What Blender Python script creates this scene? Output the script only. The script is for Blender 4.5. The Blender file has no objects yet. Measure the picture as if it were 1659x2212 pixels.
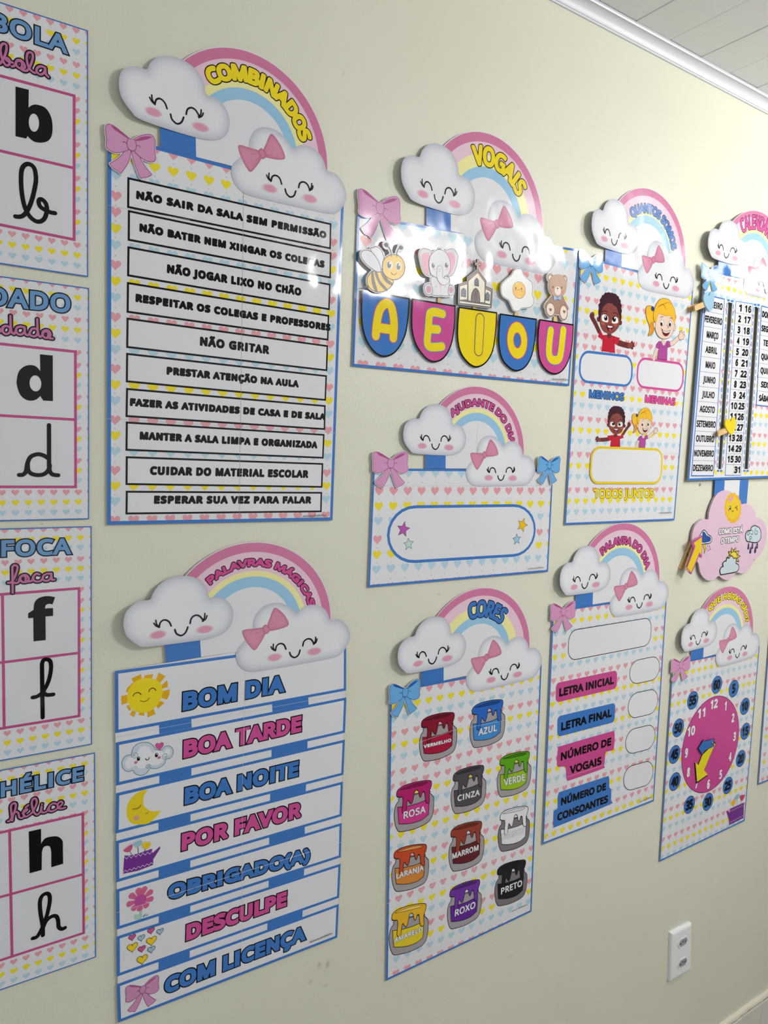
import bpy, math, os
import numpy as np
from mathutils import Vector
from mathutils.geometry import delaunay_2d_cdt, tessellate_polygon

# ------------------------------------------------------------------ camera, world, lights, exposure
SC = bpy.context.scene
COL = SC.collection
CAMZ = 1.65
cd = bpy.data.cameras.new('camera'); cam = bpy.data.objects.new('camera', cd); COL.objects.link(cam)
cd.sensor_fit = 'VERTICAL'; cd.sensor_height = 36.0; cd.lens = 36.0 * 1575.457 / 2212.0
cd.clip_start = 0.02
from mathutils import Matrix
cam.matrix_world = Matrix([[0.8306837, 0.021106, -0.5563444, 0.0], [-0.5558782, 0.0871673, -0.8266809, -1.0], [0.0310471, 0.9959701, 0.0841409, 1.65], [0.0, 0.0, 0.0, 1.0]])
SC.camera = cam
SC.view_settings.view_transform = 'Standard'; SC.view_settings.look = 'None'
SC.view_settings.gamma = 1.0; SC.view_settings.use_curve_mapping = False
SC.view_settings.exposure = 0.34

world = bpy.data.worlds.new('world'); SC.world = world; world.use_nodes = True
world.node_tree.nodes['Background'].inputs[0].default_value = (0.93, 0.97, 1.0, 1)
world.node_tree.nodes['Background'].inputs[1].default_value = 0.56

def area(name, loc, size, sizey, power, rot=(0, 0, 0), col=(1.0, 0.99, 0.96)):
    l = bpy.data.lights.new(name, 'AREA'); l.shape = 'RECTANGLE'; l.size = size; l.size_y = sizey
    l.energy = power; l.color = col
    o = bpy.data.objects.new(name, l); o.location = loc; o.rotation_euler = rot; COL.objects.link(o)
    return o
# fluorescent fittings on the ceiling and one added fill, out of frame to the right and behind the camera
area('ceiling_lamp_or_fill', (2.02, -0.84, 2.42), 0.14, 0.10, 3.4, (math.radians(98), 0, 0))
area('ceiling_lamp_or_fill', (3.00, -0.80, 2.42), 0.60, 0.07, 1.2, (math.radians(85), 0, 0))
area('ceiling_lamp_or_fill', (2.30, -0.95, 2.38), 1.15, 0.05, 8, (math.radians(180), 0, 0))  # added fill, faces up only to brighten the ceiling boards
area('ceiling_lamp_or_fill', (1.90, -1.72, 2.43), 0.46, 0.14, 16, (math.radians(72), 0, math.radians(30)))

# ------------------------------------------------------------------ materials
def lin(c):
    c = c / 255.0
    return c / 12.92 if c <= 0.04045 else ((c + 0.055) / 1.055) ** 2.4
MATS = {}
PAPER = 0.87   # reflectance of the printed sheet
def new_mat(name):
    m = bpy.data.materials.new(name); m.use_nodes = True
    return m, m.node_tree, m.node_tree.nodes['Principled BSDF']
def bump(nt, bs, scale, strength, dist, detail=2.0, mapscale=None):
    g = nt.nodes.new('ShaderNodeNewGeometry'); n = nt.nodes.new('ShaderNodeTexNoise'); b = nt.nodes.new('ShaderNodeBump')
    n.inputs['Scale'].default_value = scale; n.inputs['Detail'].default_value = detail
    src = g.outputs['Position']
    if mapscale:
        mp = nt.nodes.new('ShaderNodeMapping'); mp.inputs['Scale'].default_value = mapscale
        nt.links.new(src, mp.inputs['Vector']); src = mp.outputs[0]
    nt.links.new(src, n.inputs['Vector']); nt.links.new(n.outputs['Fac'], b.inputs['Height'])
    b.inputs['Strength'].default_value = strength; b.inputs['Distance'].default_value = dist
    nt.links.new(b.outputs[0], bs.inputs['Normal'])
    return n, b
MATT = [False]
def print_mat(c, _k=None):
    """laminated print in one ink colour (sRGB), or 'ATTR': colours of a printed gradient"""
    if (c, MATT[0]) in MATS: return MATS[c, MATT[0]]
    m, nt, bs = new_mat('card_print' if MATT[0] else 'laminated_print')
    if c == 'ATTR':
        a = nt.nodes.new('ShaderNodeAttribute'); a.attribute_name = 'ink'
        nt.links.new(a.outputs['Color'], bs.inputs['Base Color'])
    else:
        bs.inputs['Base Color'].default_value = tuple(lin(v) * PAPER for v in c) + (1,)
    bs.inputs['Roughness'].default_value = 0.08
    bs.inputs['Specular IOR Level'].default_value = 0.34
    n, b = bump(nt, bs, 5.0, 1.0, 0.011, 3.0, (1.0, 1.0, 0.7))
    if MATT[0]: bs.inputs['Roughness'].default_value = 0.34
    MATS[c, MATT[0]] = m
    return m
def plain(name, c, rough=0.5, **kw):
    m, nt, bs = new_mat(name)
    bs.inputs['Base Color'].default_value = tuple(lin(v) for v in c) + (1,)
    bs.inputs['Roughness'].default_value = rough
    for k, v in kw.items(): bs.inputs[k.replace('_', ' ')].default_value = v
    return m

WHITE = (233, 233, 237); BLUE = (66, 124, 200); MAG = (212, 84, 155); BLACK = (4, 4, 5)
YEL = (250, 224, 38); HP = (235, 166, 172); HB = (185, 217, 233); HY = (246, 226, 52)
RP = (214, 126, 166); RQ = (237, 205, 220); RY = (247, 241, 170); RB = (158, 204, 235)
BOWP = (222, 158, 200); BOWPD = (180, 84, 140); BOWPL = (160, 84, 130)
BOWB = (112, 178, 232); BOWBD = (40, 92, 175); BOWBL = (32, 84, 145)
CLC = (236, 238, 243); CLE = (194, 197, 210)

# ------------------------------------------------------------------ 2-D drawing helpers (wall plane: x along the wall, z up)
def M(s):
    return np.array([[float(v) / 10000.0 for v in p.split(',')] for p in s.split()])
def cdt(verts, edges, faces, typ=1):
    r = delaunay_2d_cdt([Vector(v) for v in np.asarray(verts) * 1000.0], edges, faces, typ, 1e-5)
    V = np.array([[v[0], v[1]] for v in r[0]]) / 1000.0
    return V, r[2]
def union(polys):
    vs = []; fs = []
    for p in polys:
        n = len(vs); p = np.asarray(p)
        a = np.sum(p[:, 0] * np.roll(p[:, 1], -1) - p[:, 1] * np.roll(p[:, 0], -1))
        if abs(a) < 1e-12: continue
        if a < 0: p = p[::-1]
        vs.extend(p.tolist()); fs.append(list(range(n, len(vs))))
    r = delaunay_2d_cdt([Vector(v) for v in np.asarray(vs) * 1000.0], [], fs, 0, 1e-5)
    V = np.array([[v[0], v[1]] for v in r[0]]) / 1000.0
    T = [f for f in r[2]]
    if not T: return V, T
    C = np.array([V[f].mean(0) for f in T]); ok = np.zeros(len(T), bool)
    P0 = np.asarray(vs)
    for g in fs:
        A = P0[g]; lo = A.min(0); hi = A.max(0)
        m = np.where(~ok & (C[:, 0] > lo[0]) & (C[:, 0] < hi[0]) & (C[:, 1] > lo[1]) & (C[:, 1] < hi[1]))[0]
        if not len(m): continue
        c = C[m]; r_ = np.zeros(len(m), bool); B = np.roll(A, 1, 0)
        for a, b in zip(A, B):
            if a[1] == b[1]: continue
            r_ ^= ((a[1] > c[:, 1]) != (b[1] > c[:, 1])) & (c[:, 0] < (b[0] - a[0]) * (c[:, 1] - a[1]) / (b[1] - a[1]) + a[0])
        ok[m[r_]] = True
    return V, [f for f, o in zip(T, ok) if o]
def smooth(P, closed=True, n=5):
    P = np.asarray(P); N = len(P); out = []
    rng = range(N) if closed else range(N - 1)
    for i in rng:
        if closed: a, b, c, d = P[i - 1], P[i], P[(i + 1) % N], P[(i + 2) % N]
        else: a, b, c, d = P[max(i - 1, 0)], P[i], P[i + 1], P[min(i + 2, N - 1)]
        for k in range(n):
            t = k / n
            out.append(0.5 * ((2 * b) + (c - a) * t + (2 * a - 5 * b + 4 * c - d) * t * t + (3 * b - a - 3 * c + d) * t ** 3))
    if not closed: out.append(P[-1])
    return np.array(out)
def wedge(v, n1, n2, w, step=0.45):
    a1 = math.atan2(n1[1], n1[0]); a2 = math.atan2(n2[1], n2[0]); d = (a2 - a1 + math.pi) % (2 * math.pi) - math.pi
    k = max(1, int(math.ceil(abs(d) / step)))
    return [v] + [v + w * np.array([math.cos(a1 + d * i / k), math.sin(a1 + d * i / k)]) for i in range(k + 1)]
def stroke_polys(P, w, closed=False, cap=True):
    P = [np.asarray(p) for p in P]; h = w / 2; out = []; N = len(P); segs = []
    for i in range(N if closed else N - 1):
        a, b = P[i], P[(i + 1) % N]; d = b - a; L = math.hypot(*d)
        if L < 1e-7: continue
        d = d / L; n = np.array([-d[1], d[0]]); segs.append((a, b, n))
        out.append([a + n * h, a - n * h, b - n * h, b + n * h])
    for i in range(len(segs) if closed else len(segs) - 1):
        s, t = segs[i], segs[(i + 1) % len(segs)]
        cr = s[2][0] * t[2][1] - s[2][1] * t[2][0]
        if abs(cr) < 1e-3: continue
        sg = -1 if cr > 0 else 1
        out.append(wedge(s[1], sg * s[2], sg * t[2], h))
    if cap and not closed and segs:
        for p, n in ((segs[0][0], segs[0][2]), (segs[-1][1], -segs[-1][2])):
            a0 = math.atan2(n[1], n[0])
            out.append([p + h * np.array([math.cos(a0 + math.pi * i / 7), math.sin(a0 + math.pi * i / 7)]) for i in range(8)])
    return out
def ellipse(c, ax, ay, n=28, a0=0.0, a1=2 * math.pi, endpoint=False):
    c = np.asarray(c); ax = np.asarray(ax); ay = np.asarray(ay)
    m = n + 1 if endpoint else n
    return np.array([c + ax * math.cos(a0 + (a1 - a0) * i / n) + ay * math.sin(a0 + (a1 - a0) * i / n) for i in range(m)])
def rquad(Q, r, n=6):
    """rounded quadrilateral from its four virtual corners"""
    Q = np.asarray(Q); out = []
    for i in range(4):
        p = Q[i]; a = Q[i - 1] - p; b = Q[(i + 1) % 4] - p
        ra = min(r, np.hypot(*a) / 2) / np.hypot(*a); rb = min(r, np.hypot(*b) / 2) / np.hypot(*b)
        A = p + a * ra; B = p + b * rb
        for k in range(n + 1):
            t = k / n * math.pi / 2
            out.append(p + (A - p) * (1 - math.sin(t)) + (B - p) * (1 - math.cos(t)))
    return np.array(out)
def inset(Q, d):
    """quad or convex outline moved inwards by d"""
    Q = np.asarray(Q); c = Q.mean(0); N = len(Q); out = []
    for i in range(N):
        def line(a, b):
            t = (b - a) / np.hypot(*(b - a)); n = np.array([-t[1], t[0]])
            if np.dot(c - a, n) < 0: n = -n
            return a + n * d, t
        p, t = line(Q[i - 1], Q[i]); q, u = line(Q[i], Q[(i + 1) % N])
        den = t[0] * u[1] - t[1] * u[0]
        k = ((q - p)[0] * u[1] - (q - p)[1] * u[0]) / den
        out.append(p + t * k)
    return np.array(out)
def lsq(src, dst):
    A = np.c_[src, np.ones(len(src))]; m = np.linalg.lstsq(A, dst, rcond=None)[0]
    return lambda P: np.c_[np.atleast_2d(P), np.ones(len(np.atleast_2d(P)))] @ m

# ------------------------------------------------------------------ glyphs
FD = os.path.join(bpy.utils.resource_path('LOCAL'), 'datafiles', 'fonts', 'NotoSansHebrew-Regular.woff2')
try: FONT = bpy.data.fonts.load(FD)
except Exception: FONT = None
_tc = bpy.data.curves.new('glyph', 'FONT'); _to = bpy.data.objects.new('glyph', _tc)
if FONT: _tc.font = FONT
_tc.resolution_u = 3
GL = {}
def _raw(s):
    _tc.body = s
    me = bpy.data.meshes.new_from_object(_to)
    V = np.array([v.co[:2] for v in me.vertices]) if len(me.vertices) else np.zeros((0, 2))
    F = [list(p.vertices) for p in me.polygons]
    bpy.data.meshes.remove(me)
    return V, F
_hh = _raw('HH')[0][:, 0].max(); CAP = _raw('H')[0][:, 1].max(); SPACE = _raw('H H')[0][:, 0].max() - _hh
def glyph(ch):
    """(vertices, triangles, boundary edges with the inner vertex, advance, left bearing)"""
    if ch in GL: return GL[ch]
    if ch == ' ': GL[ch] = (np.zeros((0, 2)), [], [], SPACE); return GL[ch]
    V, F = _raw(ch)
    if ch == 'I':
        V, F = np.array([(.10, 0), (.19, 0), (.19, CAP), (.10, CAP)]) , [[0, 1, 2, 3]]
    key = {}; remap = []
    W = []
    for v in V:
        k = (round(v[0], 4), round(v[1], 4))
        if k not in key: key[k] = len(W); W.append(v)
        remap.append(key[k])
    W = np.array(W); T = []
    for f in F:
        g = [remap[i] for i in f]
        if len(g) == 3: T.append(tuple(g)); continue
        for t in tessellate_polygon([[Vector((W[i][0], W[i][1], 0)) for i in g]]): T.append(tuple(g[i] for i in t))
    ed = {}
    for t in T:
        for i in range(3):
            e = (t[i], t[(i + 1) % 3]); ed.setdefault(tuple(sorted(e)), []).append((e, t[(i + 2) % 3]))
    B = [v[0] for v in ed.values() if len(v) == 1]
    adv = _raw('H' + ch + 'H')[0][:, 0].max() - _hh if ch != 'I' else .29
    GL[ch] = (W, T, B, adv)
    return GL[ch]
def fat_glyph(ch, f, w, miter=False):
    """glyph mapped by f, thickened by w on every side -> one clean sheet of triangles"""
    V, T, B, adv = glyph(ch)
    if not T: return None
    P = f(V)
    polys = [[P[i] for i in t] for t in T]
    at = {}
    for (a, b), c in B:
        d = P[b] - P[a]; L = math.hypot(*d)
        if L < 1e-8: continue
        n = np.array([-d[1], d[0]]) / L
        if np.dot(P[c] - P[a], n) > 0: n = -n
        polys.append([P[a], P[b], P[b] + n * w, P[a] + n * w])
        at.setdefault(a, []).append((n, P[b] - P[a])); at.setdefault(b, []).append((n, P[a] - P[b]))
    for v, l in at.items():
        if len(l) != 2: continue
        (n1, d1), (n2, d2) = l
        if np.dot(d2, n1) > 0 or np.dot(n1, n2) > 0.9999: continue
        if miter and np.dot(n1, n2) > -0.55:
            mdir = (n1 + n2); mdir = mdir / np.dot(mdir, n1)
            polys.append([P[v], P[v] + n1 * w, P[v] + mdir * w, P[v] + n2 * w])
        else: polys.append(wedge(P[v], n1, n2, w, 0.5))
    return union(polys)

# ------------------------------------------------------------------ things on the wall, built of laminated sheets and printed layers
LAY = 0.00003
class Part:
    def __init__(s, thing, name, parent=None, mat=None, label=None, disp=None, kind=None):
        s.t = thing; s.name = name; s.parent = parent; s.V = []; s.F = []; s.C = []; s.ink = []; s.mat = mat; s.label = label; s.disp = disp; s.kind = kind
    def tri(s, V2, F, c, ink=None, y=None):
        if y is None:
            s.t.y -= LAY; y = s.t.y
        n = len(s.V)
        for k, v in enumerate(V2):
            yy = y - (s.disp(v) if s.disp else 0.0)
            s.V.append((v[0], yy, v[1])); s.ink.append(tuple(ink[k]) if ink is not None else (1, 1, 1))
        s.F.extend([[n + i for i in f] for f in F]); s.C.extend([c] * len(F))
        return s
    def poly(s, P, c, y=None):
        V, F = union([P]); return s.tri(V, F, c, y=y)
    def polys(s, L, c, y=None):
        V, F = union(L); return s.tri(V, F, c, y=y)
    def hole(s, P, H, c, y=None):
        """outline P with a hole H"""
        n = len(P); V, F = cdt(list(map(tuple, P)) + list(map(tuple, H)), [], [list(range(n)), list(range(n, n + len(H)))], 0)
        return s.tri(V, [f for f in F if inside(V[f].mean(0), P) and not inside(V[f].mean(0), H)], c, y=y)
    def line(s, P, w, c, closed=False, cap=True, sm=0, y=None):
        if sm: P = smooth(P, closed, sm)
        return s.polys(stroke_polys(P, w, closed, cap), c, y=y)
    def out(s, P, w, c, cl, sm=0):
        """filled outline with a drawn contour"""
        if sm: P = smooth(P, True, sm)
        s.poly(P, c); s.line(P, w, cl, True)
        return s
    def text(s, st, bl, br, tl, c, fat=0.0, ol=0.0, co=BLACK, miter=False, track=0.0, shear=0.0):
        bl, br, tl = map(np.asarray, (bl, br, tl))
        ex = (br - bl); L = np.hypot(*ex); ux = ex / L; ey = tl - bl; H = np.hypot(*ey); uy = ey / H
        g = fat + ol
        bl = bl + ux * g + uy * g; L -= 2 * g; H -= 2 * g
        x = 0; pos = []
        for ch in st:
            pos.append(x); x += glyph(ch)[3] + track
        x0 = glyph(st[0])[0][:, 0].min(); x1 = pos[-1] + glyph(st[-1])[0][:, 0].max()
        kx = L / (x1 - x0); ky = H / CAP
        def mk(px):
            return lambda V: bl + np.outer((V[:, 0] + px - x0) * kx + V[:, 1] * ky * shear, ux) + np.outer(V[:, 1] * ky, uy)
        s._glyphs(st, [mk(p) for p in pos], c, fat, ol, co, miter)
        return s
    def _glyphs(s, st, fs, c, fat, ol, co, miter):
        for w, cc in (((fat + ol, co),) if ol else ()) + ((fat, c),):
            s.t.y -= 2 * LAY; y = s.t.y
            for i, (ch, f) in enumerate(zip(st, fs)):
                if ch == ' ': continue
                if w > 0: V, F = fat_glyph(ch, f, w, miter)
                else:
                    V, F = f(glyph(ch)[0]), glyph(ch)[1]
                s.tri(V, F, cc, y=y + (i % 2) * LAY)
    def arc(s, st, C, fm, ang0, ang1, r0, r1, c, fat, ol, co=BLACK, fit=None):
        """text along a circle (centre C, canonical header frame), fm maps to the wall"""
        x = 0; pos = []
        for ch in st:
            pos.append(x); x += glyph(ch)[3] * 0.97
        nf = len(fit or st) - 1
        x0 = glyph(st[0])[0][:, 0].min(); x1 = pos[nf] + glyph(st[nf])[0][:, 0].max()
        rm = r0; ky = (r1 - r0) / CAP; tot = (ang0 - ang1) * (r0 + 0.35 * (r1 - r0)); kx = tot / (x1 - x0); fs = []
        for i, ch in enumerate(st):
            gw = glyph(ch)[0]; mid = (gw[:, 0].min() + gw[:, 0].max()) / 2 if len(gw) else 0
            a = ang0 - (pos[i] + mid - x0) / (x1 - x0) * (ang0 - ang1)
            e = np.array([math.cos(a), math.sin(a)]); t = np.array([e[1], -e[0]])
            fs.append(lambda V, mid=mid, e=e, t=t: fm(C + np.outer(r0 + V[:, 1] * ky, e) + np.outer((V[:, 0] - mid) * kx, t)))
        s._glyphs(st, fs, c, fat, ol, co, False)
        return s
    def slab(s, V, F, thick, c, side=None, y=None):
        """a cut sheet: front face, back face and cut edge"""
        if y is None: y = s.t.y
        n = len(s.V); N = len(V)
        dd = [s.disp(v) if s.disp else 0.0 for v in V]
        s.V.extend([(v[0], y - d, v[1]) for v, d in zip(V, dd)]); s.V.extend([(v[0], y - d + thick, v[1]) for v, d in zip(V, dd)])
        s.ink.extend([(.8, .8, .82)] * (2 * N))
        s.F.extend([[n + i for i in f] for f in F]); s.C.extend([c] * len(F))
        s.F.extend([[n + N + i for i in f[::-1]] for f in F]); s.C.extend([side or c] * len(F))
        ed = {}
        for f in F:
            for i in range(len(f)):
                e = (f[i], f[(i + 1) % len(f)]); ed.setdefault(tuple(sorted(e)), []).append(e)
        for l in ed.values():
            if len(l) == 1:
                a, b = l[0]; s.F.append([n + a, n + a + N, n + b + N, n + b]); s.C.append(side or c)
        return s
    def build(s):
        me = bpy.data.meshes.new(s.name)
        o = s.t.root.matrix_world.translation if s.t.root else Vector((0, 0, 0))
        o = s.t.origin
        me.from_pydata([(v[0] - o[0], v[1] - o[1], v[2] - o[2]) for v in s.V], [], s.F)
        cols = []
        for c in s.C:
            if c not in cols: cols.append(c)
        for c in cols: me.materials.append(c if isinstance(c, bpy.types.Material) else print_mat(c))
        me.polygons.foreach_set('material_index', [cols.index(c) for c in s.C])
        if 'ATTR' in cols:
            a = me.attributes.new('ink', 'FLOAT_COLOR', 'POINT')
            a.data.foreach_set('color', np.c_[np.array(s.ink) * PAPER, np.ones(len(s.ink))].ravel())
        me.update()
        ob = bpy.data.objects.new(s.name, me); COL.objects.link(ob)
        ob.parent = s.parent or s.t.root
        if s.label: ob['label'] = s.label
        if s.kind: ob['kind'] = s.kind
        return ob
def inside(p, P):
    x, y = p; r = False; j = len(P) - 1
    for i in range(len(P)):
        if (P[i][1] > y) != (P[j][1] > y) and x < (P[j][0] - P[i][0]) * (y - P[i][1]) / (P[j][1] - P[i][1]) + P[i][0]: r = not r
        j = i
    return r
class Thing:
    def __init__(s, name, label, cat, origin, depth=0.003, group=None):
        s.root = bpy.data.objects.new(name, None); COL.objects.link(s.root); s.root.empty_display_size = 0.05
        s.origin = Vector((origin[0], 0.0 if len(origin) == 2 else origin[1], origin[-1])); s.root.location = s.origin
        s.root['label'] = label; s.root['category'] = cat
        if group: s.root['group'] = group
        s.y = -depth
    def part(s, name, **k): return Part(s, name, **k)
def box_mesh(name, lo, hi, mat, parent=None, origin=(0, 0, 0), bev=0.0, props=None):
    import bmesh
    bm = bmesh.new(); bmesh.ops.create_cube(bm, size=1)
    lo = np.array(lo); hi = np.array(hi)
    for v in bm.verts: v.co = Vector(((lo + hi) / 2 + np.array(v.co) * (hi - lo) - np.array(origin)).tolist())
    if bev: bmesh.ops.bevel(bm, geom=list(bm.edges), offset=bev, segments=2, affect='EDGES', profile=0.6)
    me = bpy.data.meshes.new(name); bm.to_mesh(me); bm.free(); me.materials.append(mat)
    o = bpy.data.objects.new(name, me); COL.objects.link(o)
    if parent: o.parent = parent
    for k, v in (props or {}).items(): o[k] = v
    return o
# ------------------------------------------------------------------ the setting
def wall_material():
    m, nt, bs = new_mat('beige_painted_wall')
    g = nt.nodes.new('ShaderNodeNewGeometry')
    n = nt.nodes.new('ShaderNodeTexNoise'); n.inputs['Scale'].default_value = 2.2; n.inputs['Detail'].default_value = 3
    nt.links.new(g.outputs['Position'], n.inputs['Vector'])
    mx = nt.nodes.new('ShaderNodeMix'); mx.data_type = 'RGBA'
    mx.inputs[6].default_value = (lin(211), lin(210), lin(191), 1); mx.inputs[7].default_value = (lin(219), lin(218), lin(201), 1)
    nt.links.new(n.outputs['Fac'], mx.inputs[0])
    last = mx.outputs[2]
    # grey finger smudges and small chips of paint
    def spot(cx, cz, rx, rz, amt, col):
        nonlocal last
        sub = nt.nodes.new('ShaderNodeVectorMath'); sub.operation = 'SUBTRACT'; sub.inputs[1].default_value = (cx, 0, cz)
        nt.links.new(g.outputs['Position'], sub.inputs[0])
        dv = nt.nodes.new('ShaderNodeVectorMath'); dv.operation = 'DIVIDE'; dv.inputs[1].default_value = (rx, 1, rz)
        nt.links.new(sub.outputs[0], dv.inputs[0])
        ln = nt.nodes.new('ShaderNodeVectorMath'); ln.operation = 'LENGTH'; nt.links.new(dv.outputs[0], ln.inputs[0])
        mr = nt.nodes.new('ShaderNodeMapRange'); mr.interpolation_type = 'SMOOTHSTEP'
        mr.inputs[1].default_value = 1.0; mr.inputs[2].default_value = 0.15; mr.inputs[3].default_value = 0; mr.inputs[4].default_value = amt
        nt.links.new(ln.outputs['Value'], mr.inputs[0])
        x = nt.nodes.new('ShaderNodeMix'); x.data_type = 'RGBA'; x.inputs[7].default_value = tuple(lin(v) for v in col) + (1,)
        nt.links.new(mr.outputs[0], x.inputs[0]); nt.links.new(last, x.inputs[6]); last = x.outputs[2]
    for (p, rx, rz, a) in ((M("5713,7914")[0], .006, .008, .3), (M("5874,7866")[0], .006, .010, .38), (M("5546,7678")[0], .007, .006, .22),
                           (M("5844,7505")[0], .006, .004, .25), (M("7950,14003")[0], .006, .003, .25), (M("10131,6386")[0], .02, .002, .15),
                           (M("16261,5710")[0], .008, .006, .12), (M("6102,7031")[0], .0015, .0015, .8), (M("6707,6623")[0], .0012, .0012, .9),
                           (M("1532,15439")[0], .002, .001, .8), (M("5437,22228")[0], .001, .001, .8), (M("5746,22126")[0], .004, .006, .12)):
        spot(p[0], p[1], rx, rz, a, (112, 104, 88))
    nt.links.new(last, bs.inputs['Base Color'])
    bs.inputs['Roughness'].default_value = 0.42; bs.inputs['Specular IOR Level'].default_value = 0.35
    # roller texture and slow unevenness of the plaster
    n1 = nt.nodes.new('ShaderNodeTexNoise'); n1.inputs['Scale'].default_value = 330; n1.inputs['Detail'].default_value = 2
    n2 = nt.nodes.new('ShaderNodeTexNoise'); n2.inputs['Scale'].default_value = 7; n2.inputs['Detail'].default_value = 2
    for q in (n1, n2): nt.links.new(g.outputs['Position'], q.inputs['Vector'])
    b1 = nt.nodes.new('ShaderNodeBump'); b1.inputs['Strength'].default_value = 0.4; b1.inputs['Distance'].default_value = 0.0006
    b2 = nt.nodes.new('ShaderNodeBump'); b2.inputs['Strength'].default_value = 0.6; b2.inputs['Distance'].default_value = 0.006
    nt.links.new(n1.outputs['Fac'], b1.inputs['Height']); nt.links.new(n2.outputs['Fac'], b2.inputs['Height'])
    nt.links.new(b2.outputs[0], b1.inputs['Normal']); nt.links.new(b1.outputs[0], bs.inputs['Normal'])
    return m
WALLM = wall_material()
ST = {'kind': 'structure'}
ZC = 2.490
box_mesh('wall_back', (-1.2, 0.0, -0.02), (4.0, 0.12, ZC + 0.1), WALLM, props=ST)
box_mesh('wall_right_blocker', (3.9, -4.2, -0.02), (4.0, 0.0, ZC + 0.1), WALLM, props=ST)  # unseen wall, added to block world light and darken the lower right
FLM = plain('floor_tile_beige', (128, 120, 108), 0.35)
box_mesh('floor', (-1.2, -4.2, -0.08), (3.9, 0.0, 0.0), FLM, props=ST)
# ceiling: white PVC boards running away from the wall, each a piece with its groove
m, nt, bs = new_mat('white_pvc_board')
bs.inputs['Base Color'].default_value = (lin(240), lin(241), lin(243), 1); bs.inputs['Roughness'].default_value = 0.38
n_, b_ = bump(nt, bs, 1.0, 0.35, 0.0008, 3, (260, 2.0, 1.0))
PVC = m
ceil = box_mesh('ceiling', (-1.2, -4.2, ZC + 0.008), (3.9, 0.0, ZC + 0.06), plain('ceiling_lath_grey', (150, 152, 155), 0.8), props=ST)
x = 1.208 - 0.1065 * 22; k = 0
pl = None
while x < 3.79:
    if pl is None:
        pl = box_mesh('ceiling_board', (0.0009, -4.2, ZC), (0.1056, -0.001, ZC + 0.012), PVC, ceil, bev=0.0012); o = pl
    else:
        o = pl.copy(); COL.objects.link(o); o.parent = ceil
    o.location = (x, 0, 0.0006 * (k % 2)); x += 0.1065; k += 1
# coved cornice
def prism(name, prof, x0, x1, mat, props=None, parent=None):
    V = [(x0, y, z) for y, z in prof] + [(x1, y, z) for y, z in prof]; n = len(prof)
    F = [[i, (i + 1) % n, n + (i + 1) % n, n + i] for i in range(n)] + [list(range(n))[::-1], list(range(n, 2 * n))]
    me = bpy.data.meshes.new(name); me.from_pydata(V, [], F); me.materials.append(mat)
    o = bpy.data.objects.new(name, me); COL.objects.link(o)
    if parent: o.parent = parent
    for kk, v in (props or {}).items(): o[kk] = v
    return o
zl = 2.4655
prof = [(0, zl), (-0.0035, zl), (-0.0042, zl + 0.0012), (-0.0035, zl + 0.003), (-0.0055, zl + 0.0034)]
for i in range(9):
    t = i / 8 * math.pi / 2
    prof.append((-0.0055 - 0.0150 * (1 - math.cos(t)), zl + 0.0035 + 0.0155 * math.sin(t)))
prof += [(-0.0225, zl + 0.0188), (-0.0235, zl + 0.0212), (-0.0222, zl + 0.0222), (-0.0242, zl + 0.0232), (-0.0242, ZC - 0.0004), (0, ZC - 0.0004)]
trim = prism('trim_1', prof, -1.2, 3.9, plain('white_pvc_cornice', (222, 224, 230), 0.3), ST)
# skirting: a strip of rough plaster with rows of small pale tiles below
m, nt, bs = new_mat('pale_skirting_tile')
bs.inputs['Base Color'].default_value = (lin(214), lin(211), lin(202), 1); bs.inputs['Roughness'].default_value = 0.3
TILE = m
m, nt, bs = new_mat('rough_skirting_mortar')
nz = nt.nodes.new('ShaderNodeTexNoise'); nz.inputs['Scale'].default_value = 60; cr = nt.nodes.new('ShaderNodeValToRGB')
cr.color_ramp.elements[0].color = (lin(108), lin(98), lin(88), 1); cr.color_ramp.elements[1].color = (lin(204), lin(196), lin(182), 1)
cr.color_ramp.elements[0].position = .35; cr.color_ramp.elements[1].position = .55
g = nt.nodes.new('ShaderNodeNewGeometry'); nt.links.new(g.outputs['Position'], nz.inputs['Vector']); nt.links.new(nz.outputs['Fac'], cr.inputs['Fac']); nt.links.new(cr.outputs[0], bs.inputs['Base Color'])
bs.inputs['Roughness'].default_value = 0.9
MORT = m
base = box_mesh('baseboard_back', (-1.2, -0.006, 0.0), (3.9, 0.0, 0.126), MORT, props=ST)
# uneven plaster lip above the tiles
import random
random.seed(4)
V = []; F = []
xs = np.arange(-1.2, 3.9, 0.012)
for i, xx in enumerate(xs):
    zt = 0.141 + random.uniform(-.0012, .0012); zb = 0.1275 + random.uniform(-.004, .0015)
    V += [(xx, 0.0, zt + .002), (xx, -0.008, zt - 0.002), (xx, -0.010 + random.uniform(-.001, .001), (zt + zb) / 2), (xx, -0.007, zb), (xx, 0.0, zb)]
    if i:
        for k in range(4):
            a = (i - 1) * 5 + k; F.append([a, a + 1, a + 6, a + 5])
me = bpy.data.meshes.new('plaster_lip'); me.from_pydata(V, [], F); me.materials.append(plain('plaster_lip', (216, 208, 192), 0.8))
o = bpy.data.objects.new('plaster_lip', me); COL.objects.link(o); o.parent = base
x = 1.911 - 0.0978 * 31; tl_ = None
for row, (z0, z1) in enumerate(((0.0505, 0.1235), (0.002, 0.0490))):
    tl_ = None; x = 1.911 - 0.0978 * 31
    while x < 3.8:
        if tl_ is None:
            tl_ = box_mesh('skirting_tile', (0.0006, -0.0095, z0), (0.0972, -0.004, z1), TILE, base, bev=0.0008); o = tl_
        else:
            o = tl_.copy(); COL.objects.link(o); o.parent = base
        o.location = (x, random.uniform(-.0004, .0004), 0); x += 0.0978

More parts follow.
